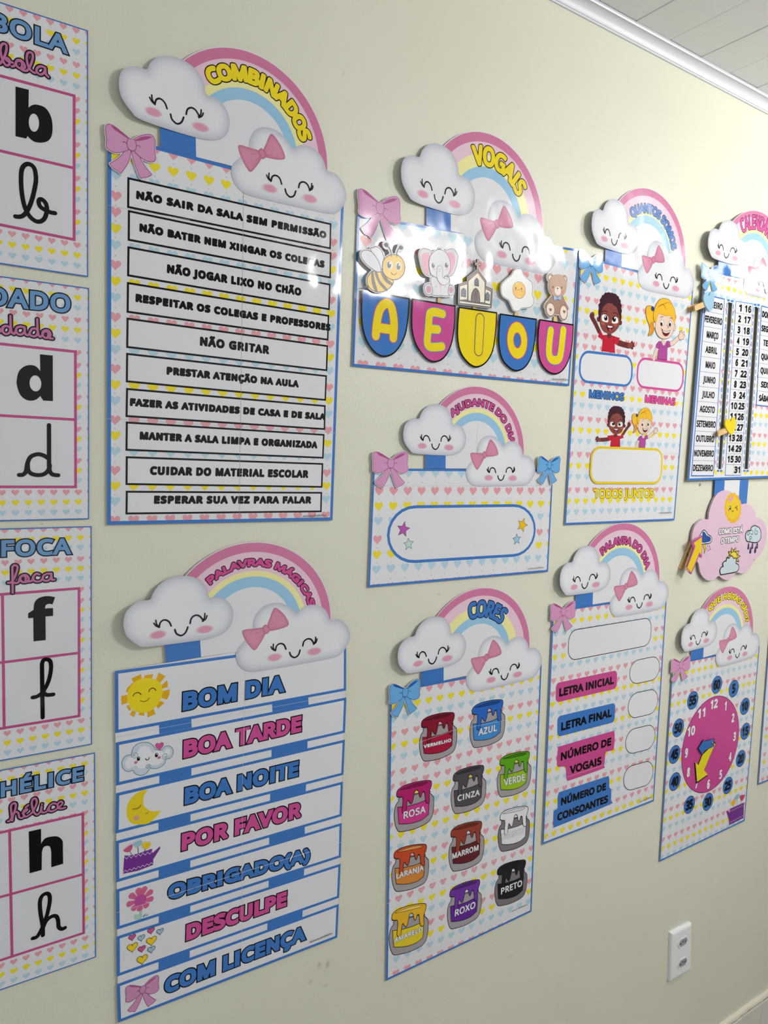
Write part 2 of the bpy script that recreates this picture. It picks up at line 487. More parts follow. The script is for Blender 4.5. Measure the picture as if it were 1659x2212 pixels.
# ------------------------------------------------------------------ hearts of the background pattern
_th = np.linspace(0, 2 * math.pi, 25)[:-1]
HEART = np.c_[16 * np.sin(_th) ** 3, 13 * np.cos(_th) - 5 * np.cos(2 * _th) - 2 * np.cos(3 * _th) - np.cos(4 * _th)] / 32.0
HEART[:, 1] += 0.07
def clip(P, Q):
    """polygon P cut by the convex quad Q"""
    Q = np.asarray(Q); c = Q.mean(0); P = list(P)
    for i in range(len(Q)):
        a, b = Q[i], Q[(i + 1) % len(Q)]; n = np.array([-(b - a)[1], (b - a)[0]])
        if np.dot(c - a, n) < 0: n = -n
        out = []
        for j in range(len(P)):
            p, q = P[j - 1], P[j]; dp, dq = np.dot(p - a, n), np.dot(q - a, n)
            if (dp < 0) != (dq < 0): out.append(p + (q - p) * dp / (dp - dq))
            if dq >= 0: out.append(q)
        P = out
        if len(P) < 3: return None
    return np.array(P)
def hearts(t, Q, x0, z0, pitch, seq='PYB', start=0, tilt=0.0, rows=60, name='heart_pattern', double=(), w=0.60, gaps=None):
    """rows of printed hearts on the quad Q: first heart (x0,z0), pitch along the row, colours and gaps cycling downwards"""
    gp = gaps or {'P': 0.875, 'Y': 0.85, 'B': 1.06}
    col = {'P': HP, 'Y': HY, 'B': HB}
    p = t.part(name, kind='stuff'); t.y -= LAY; y = t.y
    Q = np.asarray(Q); ct, st = math.cos(tilt), math.sin(tilt)
    lo, hi = Q.min(0), Q.max(0)
    per = sum(gp[c] for c in seq) * pitch; z1 = z0
    while z1 < hi[1] + pitch: z1 += per
    z = z1; r = 0
    for r in range(rows):
        c = seq[(start + r) % len(seq)]
        nxt = seq[(start + r + 1) % len(seq)]
        dz = gp[c] * pitch if not (c == 'P' and nxt == 'P') else pitch * 0.95
        if z < lo[1] - pitch: break
        k = int(math.floor((lo[0] - x0) / pitch)) - 1
        while True:
            cx = x0 + k * pitch * ct + (z - z0) * -st; cz = z + k * pitch * st; k += 1
            if cx > hi[0] + pitch: break
            H = clip(HEART * w * pitch + (cx, cz), Q)
            if H is not None:
                V, F = union([H]) if len(H) != 24 else (H, HTRI); p.tri(V, F, col[c], y=y)
            D = clip(ellipse((cx - 0, cz - dz * 0.52), (pitch * .035, 0), (0, pitch * .035), 6), Q)
            if D is not None: p.tri(D, [list(range(len(D)))], (186, 178, 176) if (r + start) % 2 else (205, 196, 150), y=y)
        z -= dz
    p.build()
HTRI = None
_v, _f = union([HEART])
if len(_v) == 24:
    _map = [int(np.argmin(np.hypot(*(HEART - v).T))) for v in _v]
    HTRI = [[_map[i] for i in f] for f in _f]
def hearts2(t, Q, x0, z0, z1, pitch, **k):
    """two stacked runs of the pattern: it starts again with a pink row at z1"""
    Q = np.asarray(Q); zs = z1 + pitch * .47; lo, hi = Q[:, 1].min() - .02, Q[:, 1].max() + .02
    cut = lambda a, b: clip(Q, np.array([[Q[:, 0].min() - 1, a], [Q[:, 0].max() + 1, a], [Q[:, 0].max() + 1, b], [Q[:, 0].min() - 1, b]]))
    hearts(t, cut(zs, hi), x0, z0, pitch, **k); hearts(t, cut(lo, zs), x0, z1, pitch, **dict(k, start=0))
def heart_poly(c, r, fm=None):
    return HEART * 2 * r + np.asarray(c)

# ------------------------------------------------------------------ the cloud-and-rainbow heading, drawn once in the frame of the helper-of-the-day poster
HC = np.array([0.8654, 1.6502])
LCLOUD = smooth(M("7020,16759 7022,16842 7055,16941 7138,17014 7240,17049 7341,17054 7385,17138 7460,17226 7582,17292 7707,17311 7835,17298 7938,17254 8006,17186 8057,17102 8086,16995 8184,16992 8281,16960 8352,16882 8391,16795 8391,16678 8357,16588 8285,16513 8192,16474 8098,16455 7949,16446 7513,16451 7247,16470 7158,16527 7087,16595 7041,16663"), True, 4)
RCLOUD = smooth(M("8436,16116 8438,16220 8489,16295 8563,16363 8658,16417 8668,16537 8682,16627 8740,16733 8835,16804 8955,16828 9077,16813 9183,16756 9253,16697 9303,16656 9373,16709 9476,16740 9603,16731 9714,16673 9785,16581 9823,16494 9966,16478 10083,16382 10139,16272 10142,16160 10083,16048 10000,15960 9871,15921 9443,15910 9028,15905 8686,15910 8566,15944 8484,16012"), True, 4)
FACEL = [M("7448,16697 7460,16744 7495,16771 7534,16767 7571,16737 7595,16684"), M("7449,16687 7409,16710 7382,16749"), M("7447,16693 7415,16731 7407,16783"),
         M("7833,16686 7846,16744 7882,16777 7924,16781 7962,16758 7996,16711"), M("7993,16691 8033,16721 8049,16761"), M("7989,16698 8017,16738 8022,16792"),
         M("7639,16632 7659,16576 7719,16543 7774,16576 7802,16642")]
CHEEKL = (M("7430,16594 7540,16597 7427,16650"), M("8017,16583 8135,16586 8014,16641"))
FACER = [M("8989,16162 9002,16217 9039,16244 9080,16243 9116,16216 9142,16155"), M("8987,16156 8947,16180 8923,16221"), M("8985,16162 8956,16199 8957,16253"),
         M("9395,16166 9409,16223 9449,16253 9495,16254 9533,16230 9561,16180"), M("9560,16164 9601,16194 9613,16237"), M("9558,16171 9587,16210 9592,16265"),
         M("9195,16103 9217,16049 9273,16017 9329,16048 9352,16112")]
CHEEKR = (M("8974,16062 9088,16062 8971,16120"), M("9571,16058 9691,16059 9567,16118"))
HBOW = (smooth(M("8526,16501 8693,16505 8808,16503 8851,16451 8838,16398 8783,16307 8694,16205 8617,16274 8552,16385"), True, 3),
        smooth(M("8871,16530 8906,16618 8941,16710 8989,16760 9085,16684 9151,16595 9184,16496 9098,16459 8977,16445 8900,16449"), True, 3),
        smooth(M("8802,16507 8854,16542 8911,16468 8900,16437 8854,16406 8816,16447"), True, 3))
STRAP = M("7518,16454 7960,16458 7970,16220 7527,16215")
FIELD = M("7949,16461 8200,16672 8574,16891 9186,16703 9412,16401 8816,16088 8427,16223 7968,16220")
def soft(p, P, cols, k=0.012, y=None, width=0.016):
    """printed gradient from the rim inwards"""
    P = np.asarray(P); lo, hi = P.min(0), P.max(0); st = max((hi - lo)) / 30
    pts = [tuple(v) for v in P]; nb = len(pts)
    gx = np.arange(lo[0] + st / 2, hi[0], st); gz = np.arange(lo[1] + st / 2, hi[1], st)
    A = P; B = np.roll(P, -1, 0)
    def dist(q):
        ab = B - A; t = np.clip(((q - A) * ab).sum(1) / np.maximum((ab ** 2).sum(1), 1e-12), 0, 1)
        return np.hypot(*(q - (A + ab * t[:, None])).T).min()
    for a in gx:
        for b in gz:
            if inside((a, b), P) and dist(np.array((a, b))) > st * 0.4: pts.append((a, b))
    V, F = cdt(pts, [], [list(range(nb))])
    ci, ce = np.array([lin(v) for v in cols[0]]), np.array([lin(v) for v in cols[1]])
    ink = []
    for v in V:
        t = min(1.0, dist(v) / width); t = 1 - (1 - t) ** 2
        ink.append(ce + (ci - ce) * t)
    return V, F, ink
def cheek(p, ax, fm, sc):
    c = ax[0]; a = ax[1] - ax[0]; b = ax[2] - ax[0]
    V = [fm(c)[0]]; ink = [[lin(v) for v in (228, 162, 184)]]; F = []
    cl = np.array([lin(v) for v in (234, 236, 241)]); pk = np.array(ink[0]); N = 24
    for r, t in ((0.55, 0.0), (0.75, 0.12), (0.88, 0.5), (1.0, 0.85), (1.1, 1.0)):
        for v in fm(ellipse(c, a * r, b * r, N)): V.append(v); ink.append(pk + (cl - pk) * t)
    for i in range(N): F.append([0, 1 + (i + 1) % N, 1 + i])
    for k in range(4):
        for i in range(N):
            a0 = 1 + k * N + i; a1 = 1 + k * N + (i + 1) % N; F.append([a0, a1, a1 + N, a0 + N])
    p.tri(V, F, 'ATTR', ink=ink)
def heading(t, fm, word, wpx, wcol, ry=0.0795, fat=0.0010, ol=0.0011, curl=0.006, fit=None, field=True, olc=BLACK):
    sc = np.hypot(*(fm(HC + (0.1, 0)) - fm(HC))[0]) / 0.1
    def band(r0, r1, a0, a1, n=48):
        o = [HC + r1 * np.array([math.cos(a), math.sin(a)]) for a in np.radians(np.linspace(a0, a1, n))]
        i = [HC + r0 * np.array([math.cos(a), math.sin(a)]) for a in np.radians(np.linspace(a1, a0, n))]
        return fm(np.array(o + i))
    y0 = t.y
    # cut sheet behind everything
    p = t.part('heading_sheet')
    disc = fm(np.array([HC + 0.1185 * np.array([math.cos(a), math.sin(a)]) for a in np.radians(np.linspace(-2, 141, 60))] + [HC + (-.02, 0.0)]))
    V, F = union([disc, fm(STRAP + (0, 0)), fm(FIELD), fm(RCLOUD)])
    p.slab(V, F, 0.0006, WHITE, side=(226, 200, 214)); p.build()
    rb = t.part('rainbow'); yb = t.y - LAY
    for r0, r1, c, a0, a1 in ((0.105, 0.1174, RP, -1, 139.5), (ry, 0.105, RQ, 0, 139.5), (0.0717, ry, RY, 4, 142), (0.0573, 0.0717, RB, 8, 142)):
        rb.poly(band(r0, r1, a0, a1), c, y=yb)
    t.y = yb; rb.build()
    sp = t.part('strap'); sp.poly(fm(STRAP), BLUE); sp.build()
    # lettering along the bow
    if word:
        inv = lsq(fm(np.array([HC, HC + (.1, 0), HC + (0, .1)])), np.array([HC, HC + (.1, 0), HC + (0, .1)]))
        q = inv(wpx) - HC; an = np.arctan2(q[:, 1], q[:, 0]); rr = np.hypot(*q.T)
        r0 = (rr[0] + rr[1]) / 2; g = (fat + ol) / sc * 0.8
        L = t.part('lettering'); L.arc(word, HC, fm, an[0] - g / r0, an[1] + g / r0, r0 + g, rr[2] - g, wcol, fat, ol, co=olc, fit=fit); L.build()
    # right cloud with its bow
    c = t.part('cloud'); t.y -= LAY; V, F, ink = soft(c, RCLOUD, (CLC, CLE)); c.tri(fm(V), F, 'ATTR', ink=ink); co = c.build()
    b = t.part('printed_bow', parent=co)
    for P in HBOW[:2]:
        V, F, ink = soft(b, P, ((222, 148, 174), (196, 112, 146)), width=0.006); b.tri(fm(V), F, 'ATTR', ink=ink)
    for P in (M("8818,16469 8766,16449 8697,16430"), M("8824,16439 8794,16400 8760,16367"), M("8893,16494 8935,16541 8965,16572"), M("8906,16470 8954,16481 9003,16506")):
        b.line(fm(P), 0.0005, (190, 105, 140), sm=3)
    V, F, ink = soft(b, HBOW[2], ((218, 142, 170), (190, 106, 142)), width=0.004); b.tri(fm(V), F, 'ATTR', ink=ink)
    b.build()
    f = t.part('face', parent=co)
    for ax in CHEEKR: cheek(f, ax, fm, sc)
    for i, P in enumerate(FACER): f.line(fm(P), (0.0021 if i in (0, 3, 6) else 0.0018) * sc, (12, 14, 20), sm=4)
    f.build()
    # left cloud: its free edge curls off the wall
    xr = fm(M("7939,16663"))[0][0]; xl = fm(M("7020,16759"))[0][0]
    def dz(v):
        k = min(max((xr - v[0]) / (xr - xl), 0), 1); return curl * k * k + 0.0004
    c = t.part('cloud', disp=dz); V, F, ink = soft(c, LCLOUD, (CLC, CLE)); V = fm(V)
    c.slab(V, F, 0.0006, WHITE, side=(200, 200, 205)); c.tri(V, F, 'ATTR', ink=ink); co = c.build()
    f = t.part('face', parent=co, disp=lambda v: dz(v) + 0.00006)
    for ax in CHEEKL: cheek(f, ax, fm, sc)
    for i, P in enumerate(FACEL): f.line(fm(P), (0.0021 if i in (0, 3, 6) else 0.0018) * sc, (12, 14, 20), sm=4)
    f.build()

BOWA = M("6486,16474 7086,16486 6649,15884 6940,15885")
BL1 = smooth(M("6767,16362 6702,16398 6623,16437 6546,16469 6491,16472 6459,16456 6442,16415 6447,16338 6458,16275 6452,16207 6459,16166 6492,16144 6553,16131 6629,16147 6699,16178 6758,16220 6740,16279 6743,16334"), True, 3)
BL2 = smooth(M("6836,16368 6891,16415 6968,16459 7041,16484 7086,16485 7122,16458 7138,16402 7133,16332 7136,16262 7147,16206 7134,16164 7095,16138 7026,16132 6958,16148 6894,16180 6842,16221 6865,16281 6854,16345"), True, 3)
BD1 = M("6513,16468 6579,16454 6668,16411 6764,16360 6742,16357 6658,16387 6569,16417 6530,16444")
BD2 = M("7084,16464 7013,16455 6930,16421 6848,16359 6859,16352 6943,16379 7026,16418 7076,16450")
BK = smooth(M("6767,16361 6837,16361 6863,16327 6865,16272 6839,16221 6765,16223 6737,16279 6743,16334"), True, 3)
BT1 = np.r_[smooth(M("6795,16206 6758,16220 6699,16182 6668,16132 6594,16053 6498,15978"), False, 3), smooth(M("6527,15943 6560,15921 6615,15911 6649,15886 6686,15934 6749,16036 6784,16128"), False, 3)]
BT2 = np.r_[smooth(M("6803,16211 6812,16142 6855,16036 6910,15920 6937,15886"), False, 3), smooth(M("6967,15906 7018,15922 7062,15948 7090,15976 7031,16027 6959,16102 6911,16175 6842,16221"), False, 3)]
BC = (M("6681,16290 6694,16304 6731,16289"), M("6866,16290 6898,16302 6924,16294"))
def bow(t, anchors, c, cd_, cl, raised=True, parent=None, label=None, name='bow'):
    fm = lsq(BOWA, anchors); y0 = t.y
    if raised: t.y = min(t.y, y0) - 0.0008
    p = t.part(name, label=label, parent=parent)
    w = 0.0008
    if raised:
        sil = [fm(P) for P in (BL1, BL2, BK, BT1, BT2)]; L = list(sil)
        for P in sil: L += stroke_polys(P, 0.0026, True)
        V, F = union(L); p.slab(V, F, 0.0007, WHITE)
    for P in (BT1, BT2): p.out(fm(P), w, c, cl)
    for P, D in ((BL1, BD1), (BL2, BD2)):
        p.poly(fm(P), c); p.poly(fm(D), cd_); p.line(fm(P), w, cl, True)
    p.out(fm(BK), w, c, cl)
    for P in BC: p.line(fm(P), w, cl, sm=3)
    return p.build()
def header_map(dst):
    return lsq(HANCH[:len(dst)], dst)
HANCH = M("7724,16542 9277,16017 8852,16481 7968,16219 9811,16507")
def sheet(t, Q, border, c=BLUE, thick=0.0006, gap=True, holes=()):
    """laminated sheet with a printed coloured border"""
    p = t.part('sheet')
    V, F = union([Q]); p.slab(V, F, thick, WHITE, side=(205, 205, 208)); p.build()
    f = t.part('border'); f.hole(Q, inset(Q, border), c); f.build()
    # double-sided tape pads that hold it on the wall
    for u, v in ((.06, .05), (.94, .05), (.06, .95), (.94, .95), (.5, .5)):
        c0 = (Q[0] * (1 - u) + Q[1] * u) * (1 - v) + (Q[3] * (1 - u) + Q[2] * u) * v
        box_mesh('tape_pad', (c0[0] - .008, t.y + thick + .00005, c0[1] - .008), (c0[0] + .008, 0.0, c0[1] + .008), TAPE, t.root, t.origin)
TAPE = plain('tape_pad_white', (220, 220, 215), 0.7)
def seam(t, P, w=0.0005, c=(196, 197, 202)):
    p = t.part('sheet_seam'); p.line(P, w, c, cap=False); p.build()
def base_of(Q): return (float((Q[3][0] + Q[2][0]) / 2), float(min(Q[2][1], Q[3][1])))
def frame_box(t, Q, w, c, r=0.0, fill=WHITE, name='text_box'):
    p = t.part(name)
    P = rquad(Q, r) if r else np.asarray(Q)
    p.poly(P, c); I = rquad(inset(Q, w), max(r - w, 1e-4)) if r else inset(Q, w); p.poly(I, fill); return p.build()
def credit(t, a, b, h):
    """tiny illegible maker's line: a broken row of ticks"""
    p = t.part('small_print'); a = np.asarray(a); b = np.asarray(b); n = 26; t.y -= LAY
    rs = random.Random(7)
    for i in range(n):
        u = i / n; q = a + (b - a) * u; d = (b - a) / n * 0.55; hh = h * rs.uniform(.45, 1)
        p.tri(np.array([q, q + d, q + d + (0, hh), q + (0, hh)]), [[0, 1, 2, 3]], (92, 88, 92), y=t.y)
    p.build()
# ================================================================== posters
def lines(t, rows, fat, c=BLACK, ol=0.0, co=BLACK, miter=False, name='lettering'):
    y0 = t.y
    for st, P in rows:
        t.y = y0
        p = t.part(name); p.text(st, P[0], P[1], P[2], c, fat, ol, co, miter); p.build()

# ---- agreements poster
Q = M("2324,20386 5794,20337 5734,15374 2315,15408")
t = Thing('classroom_poster', 'tall poster headed COMBINADOS listing ten class rules in black boxes', 'poster', base_of(Q), group='cloud and rainbow wall posters')
sheet(t, Q, 0.0048)
zs = M("2323,19497")[0][1]; I_ = inset(Q, .0048); far = lambda a, b: np.array([[-1, a], [3, a], [3, b], [-1, b]])
hearts(t, clip(I_, far(zs, 3)), 0.2424, M("2428,19629")[0][1], 0.0246, start=0, tilt=-0.002)
hearts(t, clip(I_, far(0, zs)), 0.2418, 1.8563, 0.0246, start=1, tilt=-0.002, gaps={'P': .83, 'Y': .835, 'B': 1.025})
for i, (q, st, l) in enumerate((
    (M("2569,19901 5583,19903 5585,19520 2566,19516"), 'NÃO SAIR DA SALA SEM PERMISSÃO', M("2678,19651 5499,19661 2682,19758")),
    (M("2576,19492 5595,19474 5597,19089 2574,19105"), 'NÃO BATER NEM XINGAR OS COLEGAS', M("2721,19247 5481,19225 2724,19354")),
    (M("2571,19035 5594,19009 5591,18613 2567,18653"), 'NÃO JOGAR LIXO NO CHÃO', M("3084,18775 5097,18755 3088,18892")),
    (M("2565,18581 5585,18539 5581,18153 2561,18187"), 'RESPEITAR OS COLEGAS E PROFESSORES', M("2673,18339 5609,18298 2677,18448")),
    (M("2561,18125 5578,18082 5574,17688 2556,17733"), 'NÃO GRITAR', M("3548,17865 4593,17848 3552,17991")),
    (M("2556,17670 5570,17626 5564,17235 2552,17287"), 'PRESTAR ATENÇÃO NA AULA', M("3088,17431 5088,17401 3091,17539")),
    (M("2556,17214 5560,17168 5562,16787 2549,16833"), 'FAZER AS ATIVIDADES DE CASA E DE SALA', M("2603,16980 5558,16936 2607,17086")),
    (M("2553,16775 5553,16724 5546,16343 2549,16389"), 'MANTER A SALA LIMPA E ORGANIZADA', M("2732,16541 5431,16495 2736,16651")),
    (M("2553,16317 5542,16273 5538,15890 2550,15934"), 'CUIDAR DO MATERIAL ESCOLAR', M("2869,16070 5284,16040 2873,16190")),
    (M("2554,15858 5534,15824 5534,15507 2550,15540"), 'ESPERAR SUA VEZ PARA FALAR', M("2925,15676 5345,15644 2929,15790")))):
    if i == 0: yr = t.y
    t.y = yr; frame_box(t, q, 0.0027, BLACK)
    p = t.part('lettering'); p.text(st, l[0], l[1], l[2], BLACK, 0.0014, track=.10); p.build()
seam(t, M("4173,21923 4160,20448 4162,18761 4165,15401"), .0005, (150, 150, 156)); seam(t, M("2317,16800 4168,16776 5775,16745")); seam(t, M("2323,19497 3392,19526"), .0003)
heading(t, header_map(M("3217,20722 4897,20142 4432,20641 3456,20366 5463,20674")), 'COMBINADOS', M("3648,21362 4976,20925 3570,21543"), YEL, ry=.0825, fat=.0023, ol=.0015, curl=0.0062)
bow(t, M("2340,20491 2866,20488 2468,19912 2748,19915"), BOWP, BOWPD, BOWPL)
credit(t, M("5196,15442")[0], M("5608,15447")[0], .0035)

# ---- magic words poster
Q = M("2412,13420 6050,13508 6027,8305 2457,8339")
t = Thing('classroom_poster', 'tall poster headed PALAVRAS MÁGICAS with seven boxed greetings, BOM DIA on top', 'poster', base_of(Q), group='cloud and rainbow wall posters')
p = t.part('sheet'); V, F = union([Q]); p.slab(V, F, .0006, WHITE, side=(205, 205, 208)); p.build()
OB = [M("2414,13422 6045,13285 6067,12564 2418,12557"), M("2425,12424 6077,12446 6069,11851 2429,11814"), M("2429,11706 6072,11733 6061,11135 2421,11131"),
      M("2424,11023 6056,11020 6050,10427 2430,10424"), M("2430,10319 6054,10307 6057,9710 2436,9731"), M("2436,9629 6055,9598 6043,9004 2439,9035"), M("2439,8922 6040,8896 6028,8305 2456,8339")]
OB[0][1][1] = OB[0][0][1] - .001
for i in range(6):
    a, b = OB[i][3], OB[i][2]; c_, d_ = OB[i + 1][0], OB[i + 1][1]
    for u0, u1 in ((.1625, .29), (.638, .81)):
        p = t.part('connecting_strip'); p.poly([a + (b - a) * u0, a + (b - a) * u1, c_ + (d_ - c_) * u1, c_ + (d_ - c_) * u0], BLUE); p.build()
yr = t.y
for q in OB: t.y = yr; frame_box(t, q, .0043, BLUE)
yr = t.y
for st, l, c in (('BOM DIA', M("3328,12684 4963,12705 3333,12991"), BLUE), ('BOA TARDE', M("3345,11980 5278,12010 3347,12280"), MAG),
                 ('BOA NOITE', M("3369,11279 5241,11288 3373,11570"), BLUE), ('POR FAVOR', M("3329,10592 5304,10593 3333,10888"), MAG),
                 ('OBRIGADO(A)', M("3136,9906 5485,9802 3139,10173"), BLUE), ('DESCULPE', M("3408,9180 5080,9173 3413,9469"), MAG),
                 ('COM LICENÇA', M("3095,8474 5434,8471 3098,8763"), BLUE)):
    t.y = yr; p = t.part('lettering'); p.text(st, l[0], l[1], l[2], c, .0024, .0018, BLACK, True, track=.035); p.build()
# little pictures of the seven boxes
ORG = (236, 178, 32); SY = (247, 222, 40)
t.y = yr; p = t.part('sun_picture')
for s_ in (M("2631,13288 2763,13329 2768,13262 2663,13216"), M("2804,13304 2928,13304 2912,13240 2806,13251"), M("3003,13314 3100,13249 3025,13163 2963,13221"), M("3118,13187 3133,13136 3129,13085 3057,13077 3041,13123"),
           M("3161,13050 3155,12974 3121,12904 3045,12944 3057,13039"), M("3088,12866 2993,12797 2971,12848 3031,12906"), M("2964,12727 2851,12698 2847,12789 2930,12817"), M("2809,12776 2805,12731 2727,12753 2741,12797"),
           M("2695,12799 2666,12739 2608,12780 2646,12837"), M("2634,12850 2603,12835 2563,12913 2595,12920"), M("2580,12955 2505,12934 2496,12998 2498,13067 2580,13063"), M("2598,13103 2556,13108 2578,13164 2641,13220 2663,13198")):
    p.poly(s_, ORG, y=t.y - LAY)
t.y -= LAY; p.poly(smooth(M("2816,13265 2909,13242 2993,13195 3048,13111 3060,13022 3036,12929 2974,12842 2890,12786 2797,12776 2705,12803 2629,12870 2585,12962 2578,13048 2603,13150 2673,13228 2744,13260")), SY)
for s_ in (M("2655,13035 2672,13066 2714,13075 2745,13061 2763,13035"), M("2868,13062 2884,13096 2923,13105 2952,13087 2966,13065")): p.line(s_, .0011, (40, 25, 12), sm=4)
p.line(M("2752,12955 2797,12935 2843,12942 2877,12975"), .0008, (70, 45, 15), sm=4); p.build()
t.y = yr; p = t.part('cloud_picture')
p.out(smooth(M("2630,12213 2650,12289 2706,12342 2788,12354 2871,12330 2934,12273 2964,12218 3019,12190 3053,12194 3104,12233 3169,12220 3214,12155 3207,12084 3170,12042 3116,12043 3089,11977 3020,11939 2946,11939 2890,11958 2852,11909 2800,11883 2738,11891 2678,11935 2651,11982 2600,11977 2544,12006 2509,12073 2509,12148 2544,12199 2594,12215")), .0012, (207, 219, 232), (128, 158, 178))
p.poly(smooth(M("2696,12204 2747,12279 2809,12299 2882,12251 2919,12178 2977,12199 3062,12159 3094,12097 3073,12035 3020,11992 2935,11989 2872,12025 2810,11978 2738,11989 2696,12042 2615,12022 2559,12051 2549,12117 2584,12174 2645,12172")), (238, 240, 245))
p.poly(ellipse(M("3131,12139")[0], M("3174,12138")[0] - M("3131,12139")[0], M("3131,12194")[0] - M("3131,12139")[0]), (238, 240, 245))
for s_ in (M("2633,12228 2640,12178 2676,12154 2711,12163 2717,12199 2691,12226 2665,12216 2665,12189 2688,12182"), M("3116,12043 3073,12058 3062,12093 3083,12124 3121,12116 3126,12079 3103,12070 3089,12087"), M("2890,11958 2893,11993 2872,12016 2841,12015 2834,11984 2857,11968 2873,11983 2857,11997")):
    p.line(s_, .0008, (128, 158, 178), sm=3)
def el(p, s_, c, n=20):
    q = s_; p.poly(ellipse(q[0], q[1] - q[0], q[2] - q[0], n), c)
el(p, M("2729,12131 2751,12132 2729,12161"), BLACK); el(p, M("2977,12131 2999,12132 2977,12162"), BLACK); el(p, M("2735,12144 2741,12143 2735,12153"), WHITE); el(p, M("2983,12143 2990,12142 2983,12153"), WHITE)
el(p, M("2693,12087 2717,12087 2693,12107"), (210, 112, 150)); el(p, M("3014,12088 3039,12088 3014,12108"), (210, 112, 150))
p.line(M("2827,12113 2841,12089 2864,12092 2877,12118"), .0010, BLACK, sm=4)
p.out(smooth(M("3019,12201 2971,12249 2966,12289 2992,12303 3019,12283 3040,12302 3072,12287 3072,12250 3045,12217")), .0005, (214, 92, 160), (170, 70, 120)); p.build()
t.y = yr; p = t.part('moon_picture')
p.poly(np.r_[smooth(M("2853,11655 2770,11661 2677,11623 2600,11545 2568,11434 2583,11310 2647,11217 2750,11172 2876,11161 2981,11227 3047,11304"), False), smooth(M("2981,11307 2896,11338 2822,11412 2796,11495 2806,11581"), False)], (240, 212, 40))
p.line(M("2650,11426 2698,11420 2739,11431 2765,11457"), .0007, (60, 40, 15), sm=3)
for s_ in (M("2655,11426 2647,11413"), M("2677,11421 2670,11404"), M("2700,11421 2698,11402"), M("2721,11427 2724,11406"), M("2739,11433 2745,11413"), M("2756,11445 2765,11429")): p.line(s_, .0005, (60, 40, 15))
p.line(M("2828,11320 2849,11310 2870,11333"), .0006, (60, 40, 15), sm=3); el(p, M("2703,11284 2740,11282 2703,11322"), (226, 168, 150)); p.build()
def can(t, pts, zz, flowers, name='watering_can_picture'):
    t.y = yr; p = t.part(name); p.poly(pts, (122, 52, 150))
    for z_ in zz: p.line(z_, .0006, (235, 225, 240), cap=False)
    for st_, fl, c in flowers:
        p.line(st_, .0008, (70, 60, 80)); p.poly(smooth(fl, True, 3), c)
        a, b = fl[0], fl[1]
        for i in range(6):
            q = a + (b - a) * (i + .3) / 5.6 + (0, .0022); p.poly(ellipse(q, (.0005, 0), (0, .0005), 6), c)
    p.build()
def zig(a, b, n, h):
    return np.array([a + (b - a) * i / n + (0, h * (i % 2)) for i in range(n + 1)])
e1 = M("2539,10765 2922,10735 2521,10534 2939,10539")
can(t, M("2539,10781 2619,10761 2730,10755 2922,10772 2926,10704 3035,10776 3039,10741 2939,10606 2940,10525 2731,10502 2521,10521"), (zig(e1[0], e1[1], 12, -.004), zig(e1[2], e1[3], 14, .003)),
    ((M("2613,10822 2644,10758"), M("2527,10867 2641,10917 2646,10859 2613,10816 2557,10828"), (206, 92, 132)), (M("2724,10856 2730,10751"), M("2658,10928 2771,10942 2768,10877 2718,10854 2678,10880"), (160, 200, 214)),
     (M("2828,10799 2818,10756"), M("2784,10892 2901,10868 2884,10803 2837,10794 2795,10829"), (240, 205, 45))))
t.y = yr; p = t.part('flower_picture')
p.line(M("2764,9908 2764,9793"), .004, (168, 205, 200), cap=False); p.poly(smooth(M("2670,9866 2733,9854 2756,9830 2777,9782 2758,9772 2685,9794")), (178, 214, 200)); p.poly(smooth(M("2790,9798 2828,9829 2837,9816 2811,9789")), (120, 150, 170)); p.poly(smooth(M("2828,9794 2870,9820 2870,9797 2847,9788")), (150, 178, 190))
fc = M("2760,10055")[0]
L_ = []
for tip in M("2726,10249 2830,10244 2937,10150 2948,10014 2869,9920 2752,9895 2643,9939 2566,10052 2607,10191"):
    d = tip - fc; L = np.hypot(*d); n_ = np.array([-d[1], d[0]]) / L
    L_.append(smooth([fc + d * .15, fc + d * .55 + n_ * .0032, fc + d * .86 + n_ * .0042, fc + d, fc + d * .86 - n_ * .0042, fc + d * .55 - n_ * .0032]))
p.polys(L_, (218, 106, 150))
t.y -= LAY; p.poly(ellipse(fc, (.0085, 0), (0, .0085)), (196, 84, 160)); p.build()
t.y = yr; p = t.part('hearts_picture')
for q, r, c in zip(M("2648,9536 2775,9482 2912,9541 3041,9484 2652,9384 2919,9384 2782,9316 2917,9257 2789,9152"), (.0078, .0078, .0078, .0078, .0112, .0112, .0082, .0082, .0115),
                   ((214, 88, 150), (165, 200, 220), (214, 88, 150), (165, 200, 220), (245, 212, 40), (245, 212, 40), (214, 88, 150), (165, 200, 220), (245, 212, 40))):
    p.out(heart_poly(q, r * .66), .0007, c, (70, 55, 60))
p.build()
t.y = yr
bow(t, M("2591,8838 2992,8836 2680,8402 2888,8399"), (214, 150, 192), (178, 92, 142), (150, 84, 124), raised=False, name='bow_picture')
seam(t, M("4293,15053 4299,13155 4276,11475 4306,8760"), .0004, (222, 223, 228)); seam(t, M("2425,12508 3816,12511 6054,12514"), .0004, (222, 222, 226)); seam(t, M("2441,9982 3153,9984 4337,9995 6058,9972"), .0005, (235, 236, 240))
heading(t, header_map(M("3320,13812 5122,13248 4625,13749 3600,13455 5712,13802")), 'PALAVRAS MÁGICAS', M("3756,14461 5356,14015 3666,14600"), (214, 74, 150), fat=.0013, ol=.0013, curl=0.0081)
credit(t, M("5498,8413")[0], M("5933,8416")[0], .0035)

